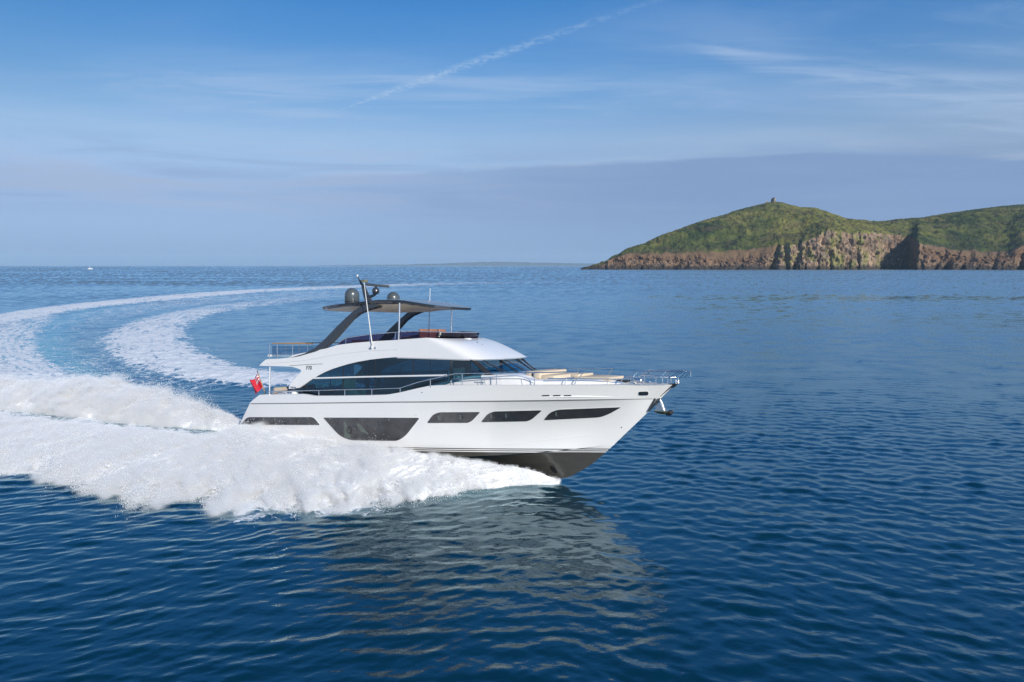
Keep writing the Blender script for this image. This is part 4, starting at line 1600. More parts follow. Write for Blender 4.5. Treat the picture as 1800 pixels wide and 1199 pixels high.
def build_sea_material():
    m = bpy.data.materials.new('sea_water')
    m.use_nodes = True
    g = NT(m.node_tree)
    m.node_tree.nodes.remove(m.node_tree.nodes['Principled BSDF'])
    out = m.node_tree.nodes['Material Output']
    at = lambda n: g.n('ShaderNodeAttribute', attribute_name=n).outputs['Fac']
    foam, green, fine = at('foam'), at('green'), at('fine')
    pos = g.n('ShaderNodeTexCoord').outputs['Object']
    n0 = g.noise(pos, 0.05, 3, 0.5)
    deep = g.mix(n0, (0.0002, 0.0190, 0.0360), (0.0003, 0.0270, 0.0480))
    col = g.mix(g.math('MULTIPLY', green, 0.8), deep, (0.04, 0.30, 0.34))
    # water whitened by sunken bubbles round the foam
    col = g.mix(g.math('MULTIPLY', g.step(foam, 0.1, 1.0), 0.45), col, (0.10, 0.24, 0.34))
    body = g.n('ShaderNodeBsdfDiffuse')
    g.put(body.inputs['Color'], col)
    mirror = g.n('ShaderNodeBsdfGlossy')
    mirror.inputs['Color'].default_value = (0.76, 0.95, 1.0, 1)
    # ripples too fine for the mesh widen the mirror instead
    g.put(mirror.inputs['Roughness'], g.math('SQRT', g.math('ADD', 0.0012, g.math('MULTIPLY', fine, 1.25)), clamp=True))
    rip = g.n('ShaderNodeBump')
    rip.inputs['Strength'].default_value = 1.0
    rip.inputs['Distance'].default_value = 0.006
    h = g.noise(g.mapv(pos, (1.0, 1.7, 1.0), (0, 0, R(8))), 5.0, 4, 0.55)
    g.put(rip.inputs['Height'], h)
    g.put(mirror.inputs['Normal'], rip.outputs[0])
    inc = g.n('ShaderNodeNewGeometry').outputs['Incoming']
    c = g.math('MAXIMUM', g.vmath('DOT_PRODUCT', inc, rip.outputs[0]), 0.0)
    c = g.math('SQRT', g.math('ADD', g.math('MULTIPLY', c, c), g.math('MULTIPLY', g.math('MULTIPLY', fine, fine), 0.7)))
    fres = g.math('ADD', 0.075, g.math('MULTIPLY', 0.925, g.math('POWER', g.math('SUBTRACT', 1.0, c, clamp=True), 4.0)))
    wat = g.n('ShaderNodeMixShader')
    g.put(wat.inputs[0], fres)
    m.node_tree.links.new(body.outputs[0], wat.inputs[1])
    m.node_tree.links.new(mirror.outputs[0], wat.inputs[2])
    # foam: broken lace where it is thin, closed white where it is strong
    fb = g.n('ShaderNodeBsdfPrincipled')
    fn = g.noise(pos, 1.1, 8, 0.68, 0.8)
    vo = g.n('ShaderNodeTexVoronoi', feature='DISTANCE_TO_EDGE')
    warp = g.n('ShaderNodeTexNoise')
    g.put(warp.inputs['Vector'], pos)
    warp.inputs['Scale'].default_value = 1.6
    warp.inputs['Detail'].default_value = 3
    wp = g.vmath('ADD', pos, g.vmath('SCALE', warp.outputs['Color'], scale=0.9))
    g.put(vo.inputs['Vector'], wp)
    vo.inputs['Scale'].default_value = 1.5
    lace = g.step(vo.outputs['Distance'], 0.16, 0.0)
    pat = g.math('ADD', g.math('MULTIPLY', fn, 0.80), g.math('MULTIPLY', lace, 0.16))
    thr = g.math('SUBTRACT', 0.85, g.math('MULTIPLY', foam, 0.60))
    fac = g.step(g.math('SUBTRACT', pat, thr), -0.07, 0.13)
    fac = g.math('MULTIPLY', fac, g.step(foam, 0.05, 0.25), clamp=True)
    fcol = g.mix(g.noise(pos, 3.0, 4, 0.6), (0.62, 0.66, 0.70), (0.84, 0.85, 0.86))
    g.put(fb.inputs['Base Color'], fcol)
    fb.inputs['Roughness'].default_value = 0.85
    fb.inputs['Specular IOR Level'].default_value = 0.2
    bu = g.n('ShaderNodeBump')
    bu.inputs['Strength'].default_value = 0.9
    bu.inputs['Distance'].default_value = 0.10
    g.put(bu.inputs['Height'], g.noise(pos, 2.6, 7, 0.66))
    g.put(fb.inputs['Normal'], bu.outputs[0])
    mx = g.n('ShaderNodeMixShader')
    g.put(mx.inputs[0], fac)
    m.node_tree.links.new(wat.outputs[0], mx.inputs[1])
    m.node_tree.links.new(fb.outputs[0], mx.inputs[2])
    m.node_tree.links.new(mx.outputs[0], out.inputs[0])
    return m


M_SEA = build_sea_material()
build_sea()


# ================================================================== spray
DROPS = 0.16


def spray_mat(name, sss=0.0):
    m = bpy.data.materials.new(name)
    m.use_nodes = True
    g = NT(m.node_tree)
    b = m.node_tree.nodes['Principled BSDF']
    pos = g.n('ShaderNodeTexCoord').outputs['Object']
    n = g.noise(pos, 2.2, 6, 0.65)
    g.put(b.inputs['Base Color'], g.mix(n, (0.66, 0.665, 0.675), (0.80, 0.80, 0.805)))
    b.inputs['Roughness'].default_value = 0.9
    b.inputs['Specular IOR Level'].default_value = 0.1
    bu = g.n('ShaderNodeBump')
    bu.inputs['Strength'].default_value = 0.8
    bu.inputs['Distance'].default_value = 0.03
    g.put(bu.inputs['Height'], g.noise(pos, 5.0, 6, 0.7))
    g.put(b.inputs['Normal'], bu.outputs[0])
    return m


M_SPRAY = spray_mat('spray_white')


def droplets(name, pts, rad, parent):
    """a cloud of drops: one mesh of points drawn as small spheres by geometry nodes"""
    me = bpy.data.meshes.new(name)
    me.vertices.add(len(pts))
    me.vertices.foreach_set('co', np.asarray(pts, np.float32).ravel())
    a = me.attributes.new('drop_radius', 'FLOAT', 'POINT')
    a.data.foreach_set('value', np.asarray(rad, np.float32))
    me.materials.append(M_SPRAY)
    o = bpy.data.objects.new(name, me)
    C.objects.link(o)
    ng = bpy.data.node_groups.new(name, 'GeometryNodeTree')
    ng.interface.new_socket('Geometry', in_out='INPUT', socket_type='NodeSocketGeometry')
    ng.interface.new_socket('Geometry', in_out='OUTPUT', socket_type='NodeSocketGeometry')
    gi, go = ng.nodes.new('NodeGroupInput'), ng.nodes.new('NodeGroupOutput')
    mp = ng.nodes.new('GeometryNodeMeshToPoints')
    na = ng.nodes.new('GeometryNodeInputNamedAttribute')
    na.data_type = 'FLOAT'
    na.inputs[0].default_value = 'drop_radius'
    sm = ng.nodes.new('GeometryNodeSetMaterial')
    sm.inputs['Material'].default_value = M_SPRAY
    ng.links.new(gi.outputs[0], mp.inputs[0])
    ng.links.new(na.outputs[0], mp.inputs['Radius'])
    ng.links.new(mp.outputs[0], sm.inputs[0])
    ng.links.new(sm.outputs[0], go.inputs[0])
    md = o.modifiers.new('drops', 'NODES')
    md.node_group = ng
    if parent:
        o.parent = parent
    return o


def resample(pts, n):
    pts = np.array(pts, float)
    d = np.concatenate([[0], np.cumsum(np.linalg.norm(np.diff(pts[:, :2], axis=0), axis=1))])
    s = np.linspace(0, d[-1], n)
    return np.stack([np.interp(s, d, pts[:, k]) for k in range(pts.shape[1])], 1), s


def B2W(p):
    return YM @ np.asarray(p) + YO


def sheet_noise(X, Y, Z, amp):
    """billows with crisp small lumps on them"""
    a = fbm(X * .55, Y * .55, Z * .55, 2)
    b = fbm(X * 1.7, Y * 1.7, Z * 1.7 + 4, 3, .55)
    c = np.abs(fbm(X * 5.0, Y * 5.0, Z * 5.0 + 9, 3, .6))
    return amp * (0.55 * a + 0.50 * b - 0.32 * c)


def build_near_spray():
    # inner edge: along the hull where the sheet leaves the chine, then astern; outer edge: where it falls back
    inner, top_line = [], []
    for px, py, y in [(985, 846, 0), (965, 838, -.45), (945, 830, -.8), (920, 823.5, -1.15), (885, 818.5, -1.5), (840, 812, -1.85), (800, 806, -2.1), (760, 801, -2.22), (720, 797, -2.3), (650, 790, -2.36), (583, 783, -2.4), (540, 774, -2.42), (500, 763, -2.44), (460, 755, -2.46), (425, 750, -2.46)]:
        q = B2W(P(px, py, y - 0.05))
        top_line.append((P(px, py, y)[0], P(px, py, y)[2]))
        inner.append((*q[:2], max(q[2], 0.05)))
    for px, py, z in [(395, 770, .30), (340, 774, .30), (270, 765, .28), (200, 759, .26), (120, 750, .22), (40, 740, .2), (-80, 724, .2), (-200, 712, .2)]:
        q = W(px, py, z)
        inner.append((q[0], q[1], z))
    outer = []
    for px, py in [(983, 849), (960, 850.5), (930, 851), (900, 853), (870, 857), (835, 861), (800, 864), (760, 869), (725, 876), (690, 884), (645, 889), (600, 893), (560, 894), (530, 889), (500, 888), (465, 886), (430, 889), (395, 889), (360, 883), (320, 880), (280, 883), (235, 886), (205, 872), (150, 858), (100, 846), (50, 838), (0, 832), (-100, 820), (-200, 808)]:
        q = W(px, py, 0.05)
        outer.append((q[0], q[1], 0.0))
    NS, NQ = 620, 150
    I, s1 = resample(inner, NS)
    O, s2 = resample(outer, NS)
    # match the two edges by their reach along the boat
    ax = (YM @ np.array([1, 0, 0]))[:2]
    ai, ao = I[:, :2] @ ax, O[:, :2] @ ax
    t = np.linspace(0, 1, NS)
    ca = ai.max() + (ai.min() - ai.max()) * t
    I = np.stack([np.interp(-ca, -ai, I[:, k]) for k in range(3)], 1)
    lag = 1.2 * smooth(t, 0, .1)
    ca2 = ao.max() + (ao.min() - ao.max()) * t
    O = np.stack([np.interp(-(ca2), -ao, O[:, k]) for k in range(3)], 1)
    q = np.linspace(0, 1, NQ)[None, :]
    Xb = I[:, None, 0] * (1 - q) + O[:, None, 0] * q
    Yb = I[:, None, 1] * (1 - q) + O[:, None, 1] * q
    tt = t[:, None]
    wid = np.linalg.norm(I[:, :2] - O[:, :2], axis=1)[:, None]
    crest = np.interp(t, [0, .03, .10, .22, .35, .5, .65, .8, 1], [.0, .05, .24, .55, .66, .50, .36, .28, .2])[:, None]
    zin = I[:, None, 2]
    Zb = zin * (1 - q) ** 1.6 + crest * (np.sin(math.pi * np.clip(q, 0, 1) ** 0.8) ** 0.9) * (1.0 - .1 * q)
    lip = np.interp(t, [0, .05, .2, 1], [.01, .05, .13, .12])[:, None]
    Zb = Zb + lip * smooth(q, .55, .93) * (1 - smooth(q, .955, 1.0))
    amp = np.interp(t, [0, .05, .2, .5, 1], [.04, .09, .11, .12, .13])[:, None] * np.clip(np.minimum(1, 6 * (1 - q) + .25) * np.minimum(1, .25 + 5 * q), 0, 1)
    N = sheet_noise(Xb, Yb, Zb, 1.0) * amp
    # streaks drawn out along the flight of the water
    fl = fbm(q * wid * .45, (s1[:, None] - 5.0 * q) * 2.2, 2.0, 4, .6) * 0.11 * np.clip(amp / .13, .5, 1)
    edge = fbm(Xb * .9, Yb * .9, 3.3, 5, .68) * (0.95 * smooth(q, .35, 1.0)) * smooth(tt, .03, .2)
    edge = edge + fbm(Xb * .7, Yb * .7, 8.3, 4, .65) * 0.55 * (1 - smooth(q, 0, .3)) * smooth(tt, .42, .5)
    out = O[:, None, :2] - I[:, None, :2]
    out = out / (np.linalg.norm(out, axis=2)[..., None] + 1e-6)
    Xn, Yn = Xb + out[..., 0] * edge, Yb + out[..., 1] * edge
    Zn = np.maximum(Zb + N + fl, -0.03 - 0.25 * q ** 8)
    Zn = Zn * (1 - smooth(q, .80, .96)) - .12 * smooth(q, .86, 1.0)
    Zn[:, -1] = -0.25
    V = np.stack([Xn, Yn, Zn], -1).reshape(-1, 3)
    idx = np.arange(NS * NQ).reshape(NS, NQ)
    F = np.stack([idx[:-1, :-1], idx[:-1, 1:], idx[1:, 1:], idx[1:, :-1]], -1).reshape(-1, 4)
    o = mesh_obj('bow_spray', V, F, M_SPRAY, None, 180)
    tag(o, 'sheet of white spray thrown out from the near side of the yacht hull', 'spray', kind='stuff')
    # drops flying over the sheet, thickest at its outer lip and its upper edge
    rg = np.random.default_rng(3)
    n = int(1200000 * DROPS)
    i = (rg.random(n) ** 1.3 * (NS - 1)).astype(int)
    sel = rg.random(n)
    qq = np.where(sel < .26, 1 - np.abs(rg.normal(size=n)) * .10, np.where(sel < .33, np.abs(rg.normal(size=n)) * .04, rg.random(n)))
    qq = np.clip(qq, 0, 1)
    j = (qq * (NQ - 2)).astype(int)
    base = np.stack([Xn[i, j], Yn[i, j], np.maximum(Zn[i, j], 0.0)], 1)
    tv = t[i]
    # billows drawn out along the flight of the water, outwards and aft
    fx, fy = s1[i] - 5.0 * qq, qq * wid[i, 0]
    clump = .50 + .75 * fbm(fx * .60, fy * .22, 6.6, 3, .6) + .70 * fbm(fx * 2.6, fy * .42, 2.6, 3, .6)
    clump = np.clip(clump, .06, 2.0)
    near_hull = smooth(qq, 0, .16)
    sc = np.interp(tv, [0, .03, .10, .25, .6, 1], [.02, .09, .18, .24, .24, .20]) * clump * (.35 + .65 * np.where(tv < .42, near_hull, 1))
    up = rg.exponential(size=n) * sc * (0.25 + .75 * near_hull) * (1 + .35 * (qq > .8))
    lat = rg.normal(size=n) * sc * .5 + np.where(qq > .86, (rg.exponential(size=n) - .45) * sc * 1.5, 0)
    o2 = out[i, 0]
    aft = rg.random(n) * .35
    pts = base + np.stack([o2[:, 0] * lat - ax[0] * aft, o2[:, 1] * lat - ax[1] * aft, up], 1)
    # keep the drops off the inside of the hull
    loc = (pts - YO) @ YM
    okm = ~((loc[:, 0] > -17.3) & (loc[:, 1] > -2.50 * (1 - np.clip((loc[:, 0] + 8) / 9.5, 0, 1) ** 2) - .02))
    tl = np.array(sorted(top_line))
    zt = np.interp(loc[:, 0], tl[:, 0], tl[:, 1])
    okm &= ~((loc[:, 0] > -17.0) & (loc[:, 1] > -3.3) & (loc[:, 2] > zt + .06 + .16 * rg.random(len(loc)) ** 3))
    pts = pts[okm]
    rad = 0.006 + 0.006 * rg.random(len(pts)) ** 2
    big = rg.random(len(pts)) < .01
    rad[big] += 0.008 * rg.random(big.sum())
    droplets('spray_drops', pts, rad, o)
    return o


def build_far_spray():
    # the plume from the far quarter, trailing round the turn: (px, py of its foot, height, half width)
    path = [(440, 757, .20, .4), (410, 757, .40, .6), (380, 755, .70, .9), (340, 752, .85, 1.1), (300, 748, 1.15, 1.3), (250, 743, 1.55, 1.5), (200, 737, 1.75, 1.6), (150, 731, 1.8, 1.7), (100, 725, 1.6, 1.8), (50, 719, 1.3, 1.9), (0, 714, 1.1, 2.0), (-80, 706, 1.0, 2.1), (-170, 695, .8, 2.1)]
    pts = [(*W(p[0], p[1])[:2], p[2], p[3]) for p in path]
    NS, NQ = 420, 130
    A, s = resample(pts, NS)
    T = np.gradient(A[:, :2], axis=0)
    T /= np.linalg.norm(T, axis=1)[:, None]
    Nn = np.stack([T[:, 1], -T[:, 0]], 1)
    Nn[Nn[:, 1] < 0] *= -1
    q = np.linspace(-1, 1, NQ)[None, :]
    cx = A[:, None, 0] + Nn[:, None, 0] * A[:, None, 3] * (q * 1.0 + .75)
    cy = A[:, None, 1] + Nn[:, None, 1] * A[:, None, 3] * (q * 1.0 + .75)
    prof = np.clip(1 - np.abs(q) ** 2.2, 0, 1) ** .72
    tops = 1 + .22 * fbm(s * .38, s * 0, 1.0, 4, .6)[:, None]
    Z = .80 * A[:, None, 2] * prof * tops
    amp = 0.20 * np.clip(A[:, None, 2], .3, 2.0) ** .7 * np.clip(prof * 1.6, .0, 1)
    d = sheet_noise(cx * 1.0, cy * 1.0, Z * 1.0, 1.0) * amp
    ang = q * math.pi / 2
    X = cx + Nn[:, None, 0] * np.sin(ang) * d
    Y = cy + Nn[:, None, 1] * np.sin(ang) * d
    Z = Z + np.cos(ang) * d
    Z[:, 0] = Z[:, -1] = -.2
    V = np.stack([X, Y, Z], -1).reshape(-1, 3)
    idx = np.arange(NS * NQ).reshape(NS, NQ)
    F = np.stack([idx[:-1, :-1], idx[:-1, 1:], idx[1:, 1:], idx[1:, :-1]], -1).reshape(-1, 4)
    o = mesh_obj('stern_spray', V, F, M_SPRAY, None, 180)
    tag(o, 'billowing plume of white spray trailing from the far side of the stern', 'spray', kind='stuff')
    rg = np.random.default_rng(8)
    n = int(1000000 * DROPS)
    i = (rg.random(n) * (NS - 1)).astype(int)
    j = (np.clip(np.where(rg.random(n) < .45, .05 + .9 * rg.random(n), .54 + rg.normal(size=n) * .2), 0, 1) * (NQ - 2)).astype(int)
    hh = A[i, 2]
    b0 = np.stack([X[i, j], Y[i, j], np.maximum(Z[i, j], 0)], 1)
    clump = np.clip(.50 + .8 * fbm(b0[:, 0] * .6, b0[:, 1] * .6, b0[:, 2] * .6, 3, .6) + .6 * fbm(b0[:, 0] * 2.2 + b0[:, 2], b0[:, 1] * 1.4, b0[:, 2] * 1.2, 3, .6), .05, 2.2)
    up = rg.exponential(size=n) * .19 * hh * clump
    back = rg.exponential(size=n) * .30 * hh * clump
    pts = b0 + rg.normal(size=(n, 3)) * (.09 * hh * clump)[:, None] + np.stack([-.9 * back, .3 * back, up], 1)
    pts = pts[pts[:, 2] > -.05]
    rad = 0.007 + 0.007 * rg.random(len(pts)) ** 2
    big = rg.random(len(pts)) < .006
    rad[big] += 0.010 * rg.random(big.sum())
    droplets('spray_drops', pts, rad, o)
    return o


SPRAY_NEAR = build_near_spray()
SPRAY_FAR = build_far_spray()


# ---- mist hanging over the spray: a real volume whose density falls off away from the sheet
def build_mist(core, name, yaw, res, dens, length_ends, lens, clump_scale, pad):
    """core: the spray mesh; length_ends/lens: how deep the mist is along the local x axis"""
    m = bpy.data.materials.new(name)
    m.use_nodes = True
    t = m.node_tree
    t.nodes.remove(t.nodes['Principled BSDF'])
    v = t.nodes.new('ShaderNodeVolumePrincipled')
    v.inputs['Color'].default_value = (0.935, 0.94, 0.95, 1)
    v.inputs['Density'].default_value = 1.0
    v.inputs['Anisotropy'].default_value = -0.15
    t.links.new(v.outputs[0], t.nodes['Material Output'].inputs['Volume'])
    me = core.data
    co = np.empty(len(me.vertices) * 3, np.float32)
    me.vertices.foreach_get('co', co)
    co = co.reshape(-1, 3)
    c, s = math.cos(-yaw), math.sin(-yaw)
    lx, ly = co[:, 0] * c - co[:, 1] * s, co[:, 0] * s + co[:, 1] * c
    lo = (float(lx.min()) - pad, float(ly.min()) - pad, -0.1)
    hi = (float(lx.max()) + pad, float(ly.max()) + pad, float(co[:, 2].max()) + pad)
    o = mesh_obj(name, [(lo[0], lo[1], lo[2]), (hi[0], lo[1], lo[2]), (hi[0], hi[1], hi[2])], [(0, 1, 2)], m, None, 0)
    o.rotation_euler = (0, 0, yaw)
    ng = bpy.data.node_groups.new(name, 'GeometryNodeTree')
    ng.interface.new_socket('Geometry', in_out='INPUT', socket_type='NodeSocketGeometry')
    ng.interface.new_socket('Geometry', in_out='OUTPUT', socket_type='NodeSocketGeometry')
    N, L = ng.nodes.new, ng.links.new
    go = N('NodeGroupOutput')
    N('NodeGroupInput')
    oi = N('GeometryNodeObjectInfo')
    oi.transform_space = 'RELATIVE'
    oi.inputs['Object'].default_value = core
    px = N('GeometryNodeProximity')
    px.target_element = 'FACES'
    L(oi.outputs['Geometry'], px.inputs[0])
    pos = N('GeometryNodeInputPosition')
    g = NT(ng)
    x, y, z = g.sep(pos.outputs[0])

    def mr(val, a, b, c_, d, smooth_=False):
        nd = N('ShaderNodeMapRange')
        nd.interpolation_type = 'SMOOTHSTEP' if smooth_ else 'LINEAR'
        nd.clamp = True
        for i_, q_ in enumerate((val, a, b, c_, d)):
            g.put(nd.inputs[i_], q_)
        return nd.outputs[0]
    n1 = g.noise(g.mapv_vec(pos.outputs[0], clump_scale), 1.0, 3, 0.6)
    n2 = g.noise(pos.outputs[0], 2.6, 3, 0.6)
    clump = g.math('ADD', mr(n1, .36, .64, .05, 1.5), mr(n2, .36, .66, -.35, .65))
    clump = g.math('MAXIMUM', clump, 0.03)
    ell = mr(x, length_ends[0], length_ends[1], lens[0], lens[1])
    ell = g.math('MULTIPLY', ell, clump)
    e = g.math('DIVIDE', px.outputs['Distance'], ell)
    rho = g.math('EXPONENT', g.math('MULTIPLY', e, -1.0))
    rho = g.math('SUBTRACT', rho, 0.03)
    rho = g.math('MULTIPLY', g.math('MAXIMUM', rho, 0.0), dens)
    vc = N('GeometryNodeVolumeCube')
    L(rho, vc.inputs['Density'])
    vc.inputs['Min'].default_value = lo
    vc.inputs['Max'].default_value = hi
    for k, ax_ in enumerate('XYZ'):
        vc.inputs['Resolution ' + ax_].default_value = max(8, int((hi[k] - lo[k]) / res))
    sm = N('GeometryNodeSetMaterial')
    sm.inputs['Material'].default_value = m
    L(vc.outputs[0], sm.inputs[0])
    L(sm.outputs[0], go.inputs[0])
    md = o.modifiers.new('mist', 'NODES')
    md.node_group = ng
    o.parent = core
    tag(o, kind='stuff')
    return o


NT.mapv_vec = lambda s, vec, sc: s.vmath('MULTIPLY', vec, sc)
build_mist(SPRAY_NEAR, 'spray_mist', math.atan2(YM[1][0], YM[0][0]), 0.085, 24.0, (-12.0, -19.0), (0.010, 0.075), (0.75, 0.30, 0.9), 0.35)
build_mist(SPRAY_FAR, 'spray_mist', math.atan2(-8.0, 11.5), 0.10, 18.0, (-32.0, -42.0), (0.04, 0.17), (0.6, 0.6, 0.8), 0.6)
SC.cycles.volume_bounces = 4
SC.cycles.volume_step_rate = 1.8
SC.cycles.volume_max_steps = 128

# ================================================================== the headland
SKYLINE = [(1020, 471), (1030, 470.5), (1045, 466), (1060, 460.5), (1085, 447), (1100, 437), (1130, 428), (1160, 413.5), (1180, 407), (1210, 396), (1240, 386), (1265, 380), (1285, 372.5), (1310, 366), (1335, 360), (1345, 357.8), (1365, 357.3), (1380, 361.5), (1400, 366), (1425, 367), (1445, 373.5), (1465, 381), (1485, 387), (1510, 388), (1525, 391), (1545, 390), (1570, 386.5), (1610, 384), (1650, 377), (1700, 370), (1750, 364), (1800, 360), (1900, 352), (2100, 345)]
CLIFF = [(1020, 472), (1030, 471.5), (1045, 468), (1060, 463), (1085, 452), (1100, 449), (1160, 450), (1220, 452), (1260, 455), (1310, 452), (1350, 445), (1365, 434), (1385, 428), (1400, 428), (1430, 414), (1450, 405), (1480, 407), (1510, 409), (1545, 409), (1575, 412), (1596, 417), (1612, 427), (1640, 440), (1680, 446), (1720, 450), (1760, 449), (1790, 434), (1800, 432), (1850, 440), (2100, 440)]
SHORE = [(1020, 1560), (1060, 1545), (1200, 1510), (1330, 1490), (1420, 1480), (1470, 1478), (1515, 1490), (1530, 1520), (1545, 1570), (1575, 1600), (1590, 1598), (1599, 1560), (1606, 1478), (1650, 1460), (1760, 1440), (1785, 1425), (1800, 1420), (2100, 1350)]


def build_headland():
    pxs = np.concatenate([np.arange(1020, 1830, 0.85), np.arange(1830, 2100, 6)])
    nx = len(pxs)
    d0 = pl(pxs, SHORE)
    d0 = np.convolve(np.pad(d0, 4, mode='edge'), np.ones(9) / 9, 'valid')
    yk, ys_ = pl(pxs, CLIFF), pl(pxs, SKYLINE)
    u = (pxs - 900) / F_PX
    xs = u * d0
    # gullies and buttresses along the shore
    rid = 1 - np.abs(fbm(xs / 34, xs * 0, 0.5, 4, .55))
    dsm = d0.copy()
    # a few deep clefts, unevenly spaced, between broad buttresses
    CL = ((1128, 3, 12, 8), (1192, 5, 26, 22), (1206, 3, 12, 18), (1248, 3, 8, 6), (1300, 4, 20, 20), (1356, 6, 40, 10), (1379, 5, 20, -4), (1396, 4, 24, 6), (1413, 3, 10, 3), (1436, 4, 12, 10), (1455, 3, 9, -3), (1484, 3, 10, 8), (1503, 4, 12, -4), (1645, 6, 30, 14), (1664, 8, 40, 18), (1690, 6, 24, 16), (1716, 4, 14, 14), (1742, 3, 9, 5), (1790, 7, 44, 8), (1802, 5, 24, 4))
    def cleft(t):
        s = np.zeros(nx)
        for c, wd, dp, sl in CL:
            s += dp * np.exp(-np.abs((pxs - c - sl * (t - .4)) / wd) ** 1.7)
        return s
    d0 = d0 + 12 * (0.6 - rid) * (.4 + .6 * smooth(fbm(xs / 120, xs * 0, 9.0, 2), -.3, .5)) + 3 * fbm(xs / 7, xs * 0, 2.5, 3)
    steep = np.interp(pxs, [1020, 1100, 1300, 1370, 1400, 1600, 1615, 1700, 1800, 2100], [10, 34, 42, 36, 26, 26, 40, 46, 40, 40])
    t1 = np.linspace(0, 1, 34)
    t2 = np.linspace(0, 1, 84)[1:]
    t3 = np.linspace(0, 1, 12)[1:]
    dk = dsm + steep + 0.5 * (d0 - dsm) + 0.35 * cleft(1.0) + 6 * fbm(xs / 60, xs * 0, 4.4, 3)
    dk = np.maximum(dk, d0 + 5)
    dr = 1500 + np.interp(pxs, [1020, 1100, 1350, 1480, 1530, 1800, 2100], [70, 130, 330, 330, 300, 380, 380])
    dr = np.maximum(dr, dk + 20)
    yk0 = yk.copy()
    yk = yk + 2.6 * fbm(xs / 30, xs * 0, 6.1, 4, .6)
    zk = np.maximum(CAM_H + (HORIZON - yk) / F_PX * dk, 2.0)
    zr = CAM_H + (HORIZON - ys_) / F_PX * dr
    zk0 = np.maximum(CAM_H + (HORIZON - np.convolve(np.pad(yk0, 12, mode='edge'), np.ones(25) / 25, 'valid')) / F_PX * (dsm + steep), 2.0)
    rows = []
    for t in t1:
        # a foot of broken rock, a steep face, a rounded lip
        prof = np.interp(t, [0, .12, .3, .75, .92, 1], [-.02, .10, .30, .78, .95, 1.0])
        dl = d0 + cleft(t)
        D = dl + np.maximum(dk - dl, 3.0 * t) * t
        z = zk * prof
        rows.append((D, z, np.full(nx, t * 0.999)))
    for t in t2:
        dkb = dk * (1 - smooth(t, 0, .07)) + (dsm + steep) * smooth(t, 0, .07)
        D = dkb + (dr - dkb) * t
        bul = 0.16 * np.sin(math.pi * t) * (zr - zk)
        zb_ = zk * (1 - smooth(t, 0, .10)) + zk0 * smooth(t, 0, .10)
        rows.append((D, zb_ + (zr - zb_) * t + bul * 0.6, 1 + np.full(nx, t)))
    for t in t3:
        D = dr + 260 * t
        rows.append((D, zr * (1 - .8 * t) - 6 * t, 2 + np.full(nx, t)))
    D = np.array([r[0] for r in rows])
    Z = np.array([r[1] for r in rows])
    T = np.array([r[2] for r in rows])
    X, Y = u[None, :] * D, D
    cliff = 1 - smooth(T, .75, 1.12)
    rock = fbm(X / 24, Z / 24 + X / 60, Y / 30, 5, .6)
    rock2 = 1 - np.abs(fbm(X / 11 + Z / 30, Z / 14, Y / 20, 4, .6))
    zz = np.clip(Z / 20, 0, 1)
    push = cliff * (.25 + .75 * zz) * (9.0 * rock + 8.0 * (rock2 - .6) + 3.5 * fbm(X / 5, Z / 6, Y / 9, 4, .6)) * np.clip(Z.max(0) / 30, .25, 1)[None, :]
    Y2 = Y + push
    X2 = X + cliff * zz * 3.0 * fbm(X / 12, Z / 14, 7.7, 3)
    slope = smooth(T, .9, 1.15) * (1 - smooth(T, 1.82, 2.0))
    gul = 1 - np.abs(fbm(X / 85 + .4 * fbm(X / 60, Y / 60, 1, 2) + Y / 160, Y / 120, 3.0, 4))
    Z2 = Z + slope * (9.0 * (gul - .65) + 3.0 * fbm(X / 18, Y / 30, 5.0, 5, .62))
    Z2 = Z2 + (T > 1.9) * (T < 2.2) * 0.9 * fbm(X / 9, Y / 9, 5.0, 3, .6)
    Z2 = Z2 + cliff * zz * 2.5 * fbm(X / 6, Y / 6, Z / 6, 3)
    Z2[0] = -4
    V = np.stack([X2, Y2, Z2], -1).reshape(-1, 3)
    nr = len(rows)
    idx = np.arange(nr * nx).reshape(nr, nx)
    F = np.stack([idx[:-1, :-1], idx[:-1, 1:], idx[1:, 1:], idx[1:, :-1]], -1).reshape(-1, 4)
    pv = np.broadcast_to(pxs[None, :], X.shape)
    heath = (1 - smooth(pv, 1330, 1400)) * (1 - smooth(T, 1.02, 1.16 + 0 * T)) * smooth(T, .55, .85)
    heath = np.maximum(heath, smooth(pv, 1600, 1640) * (1 - smooth(T, 1.0, 1.10)) * smooth(T, .3, .6))
    gold = smooth(pv, 1330, 1380) * (1 - smooth(pv, 1520, 1600))
    o = mesh_obj('headland', V, F, M_LAND, None, 180, {'cliff': cliff.ravel(), 'heath': heath.ravel(), 'gold': gold.ravel()})
    tag(o, kind='structure')
    return o


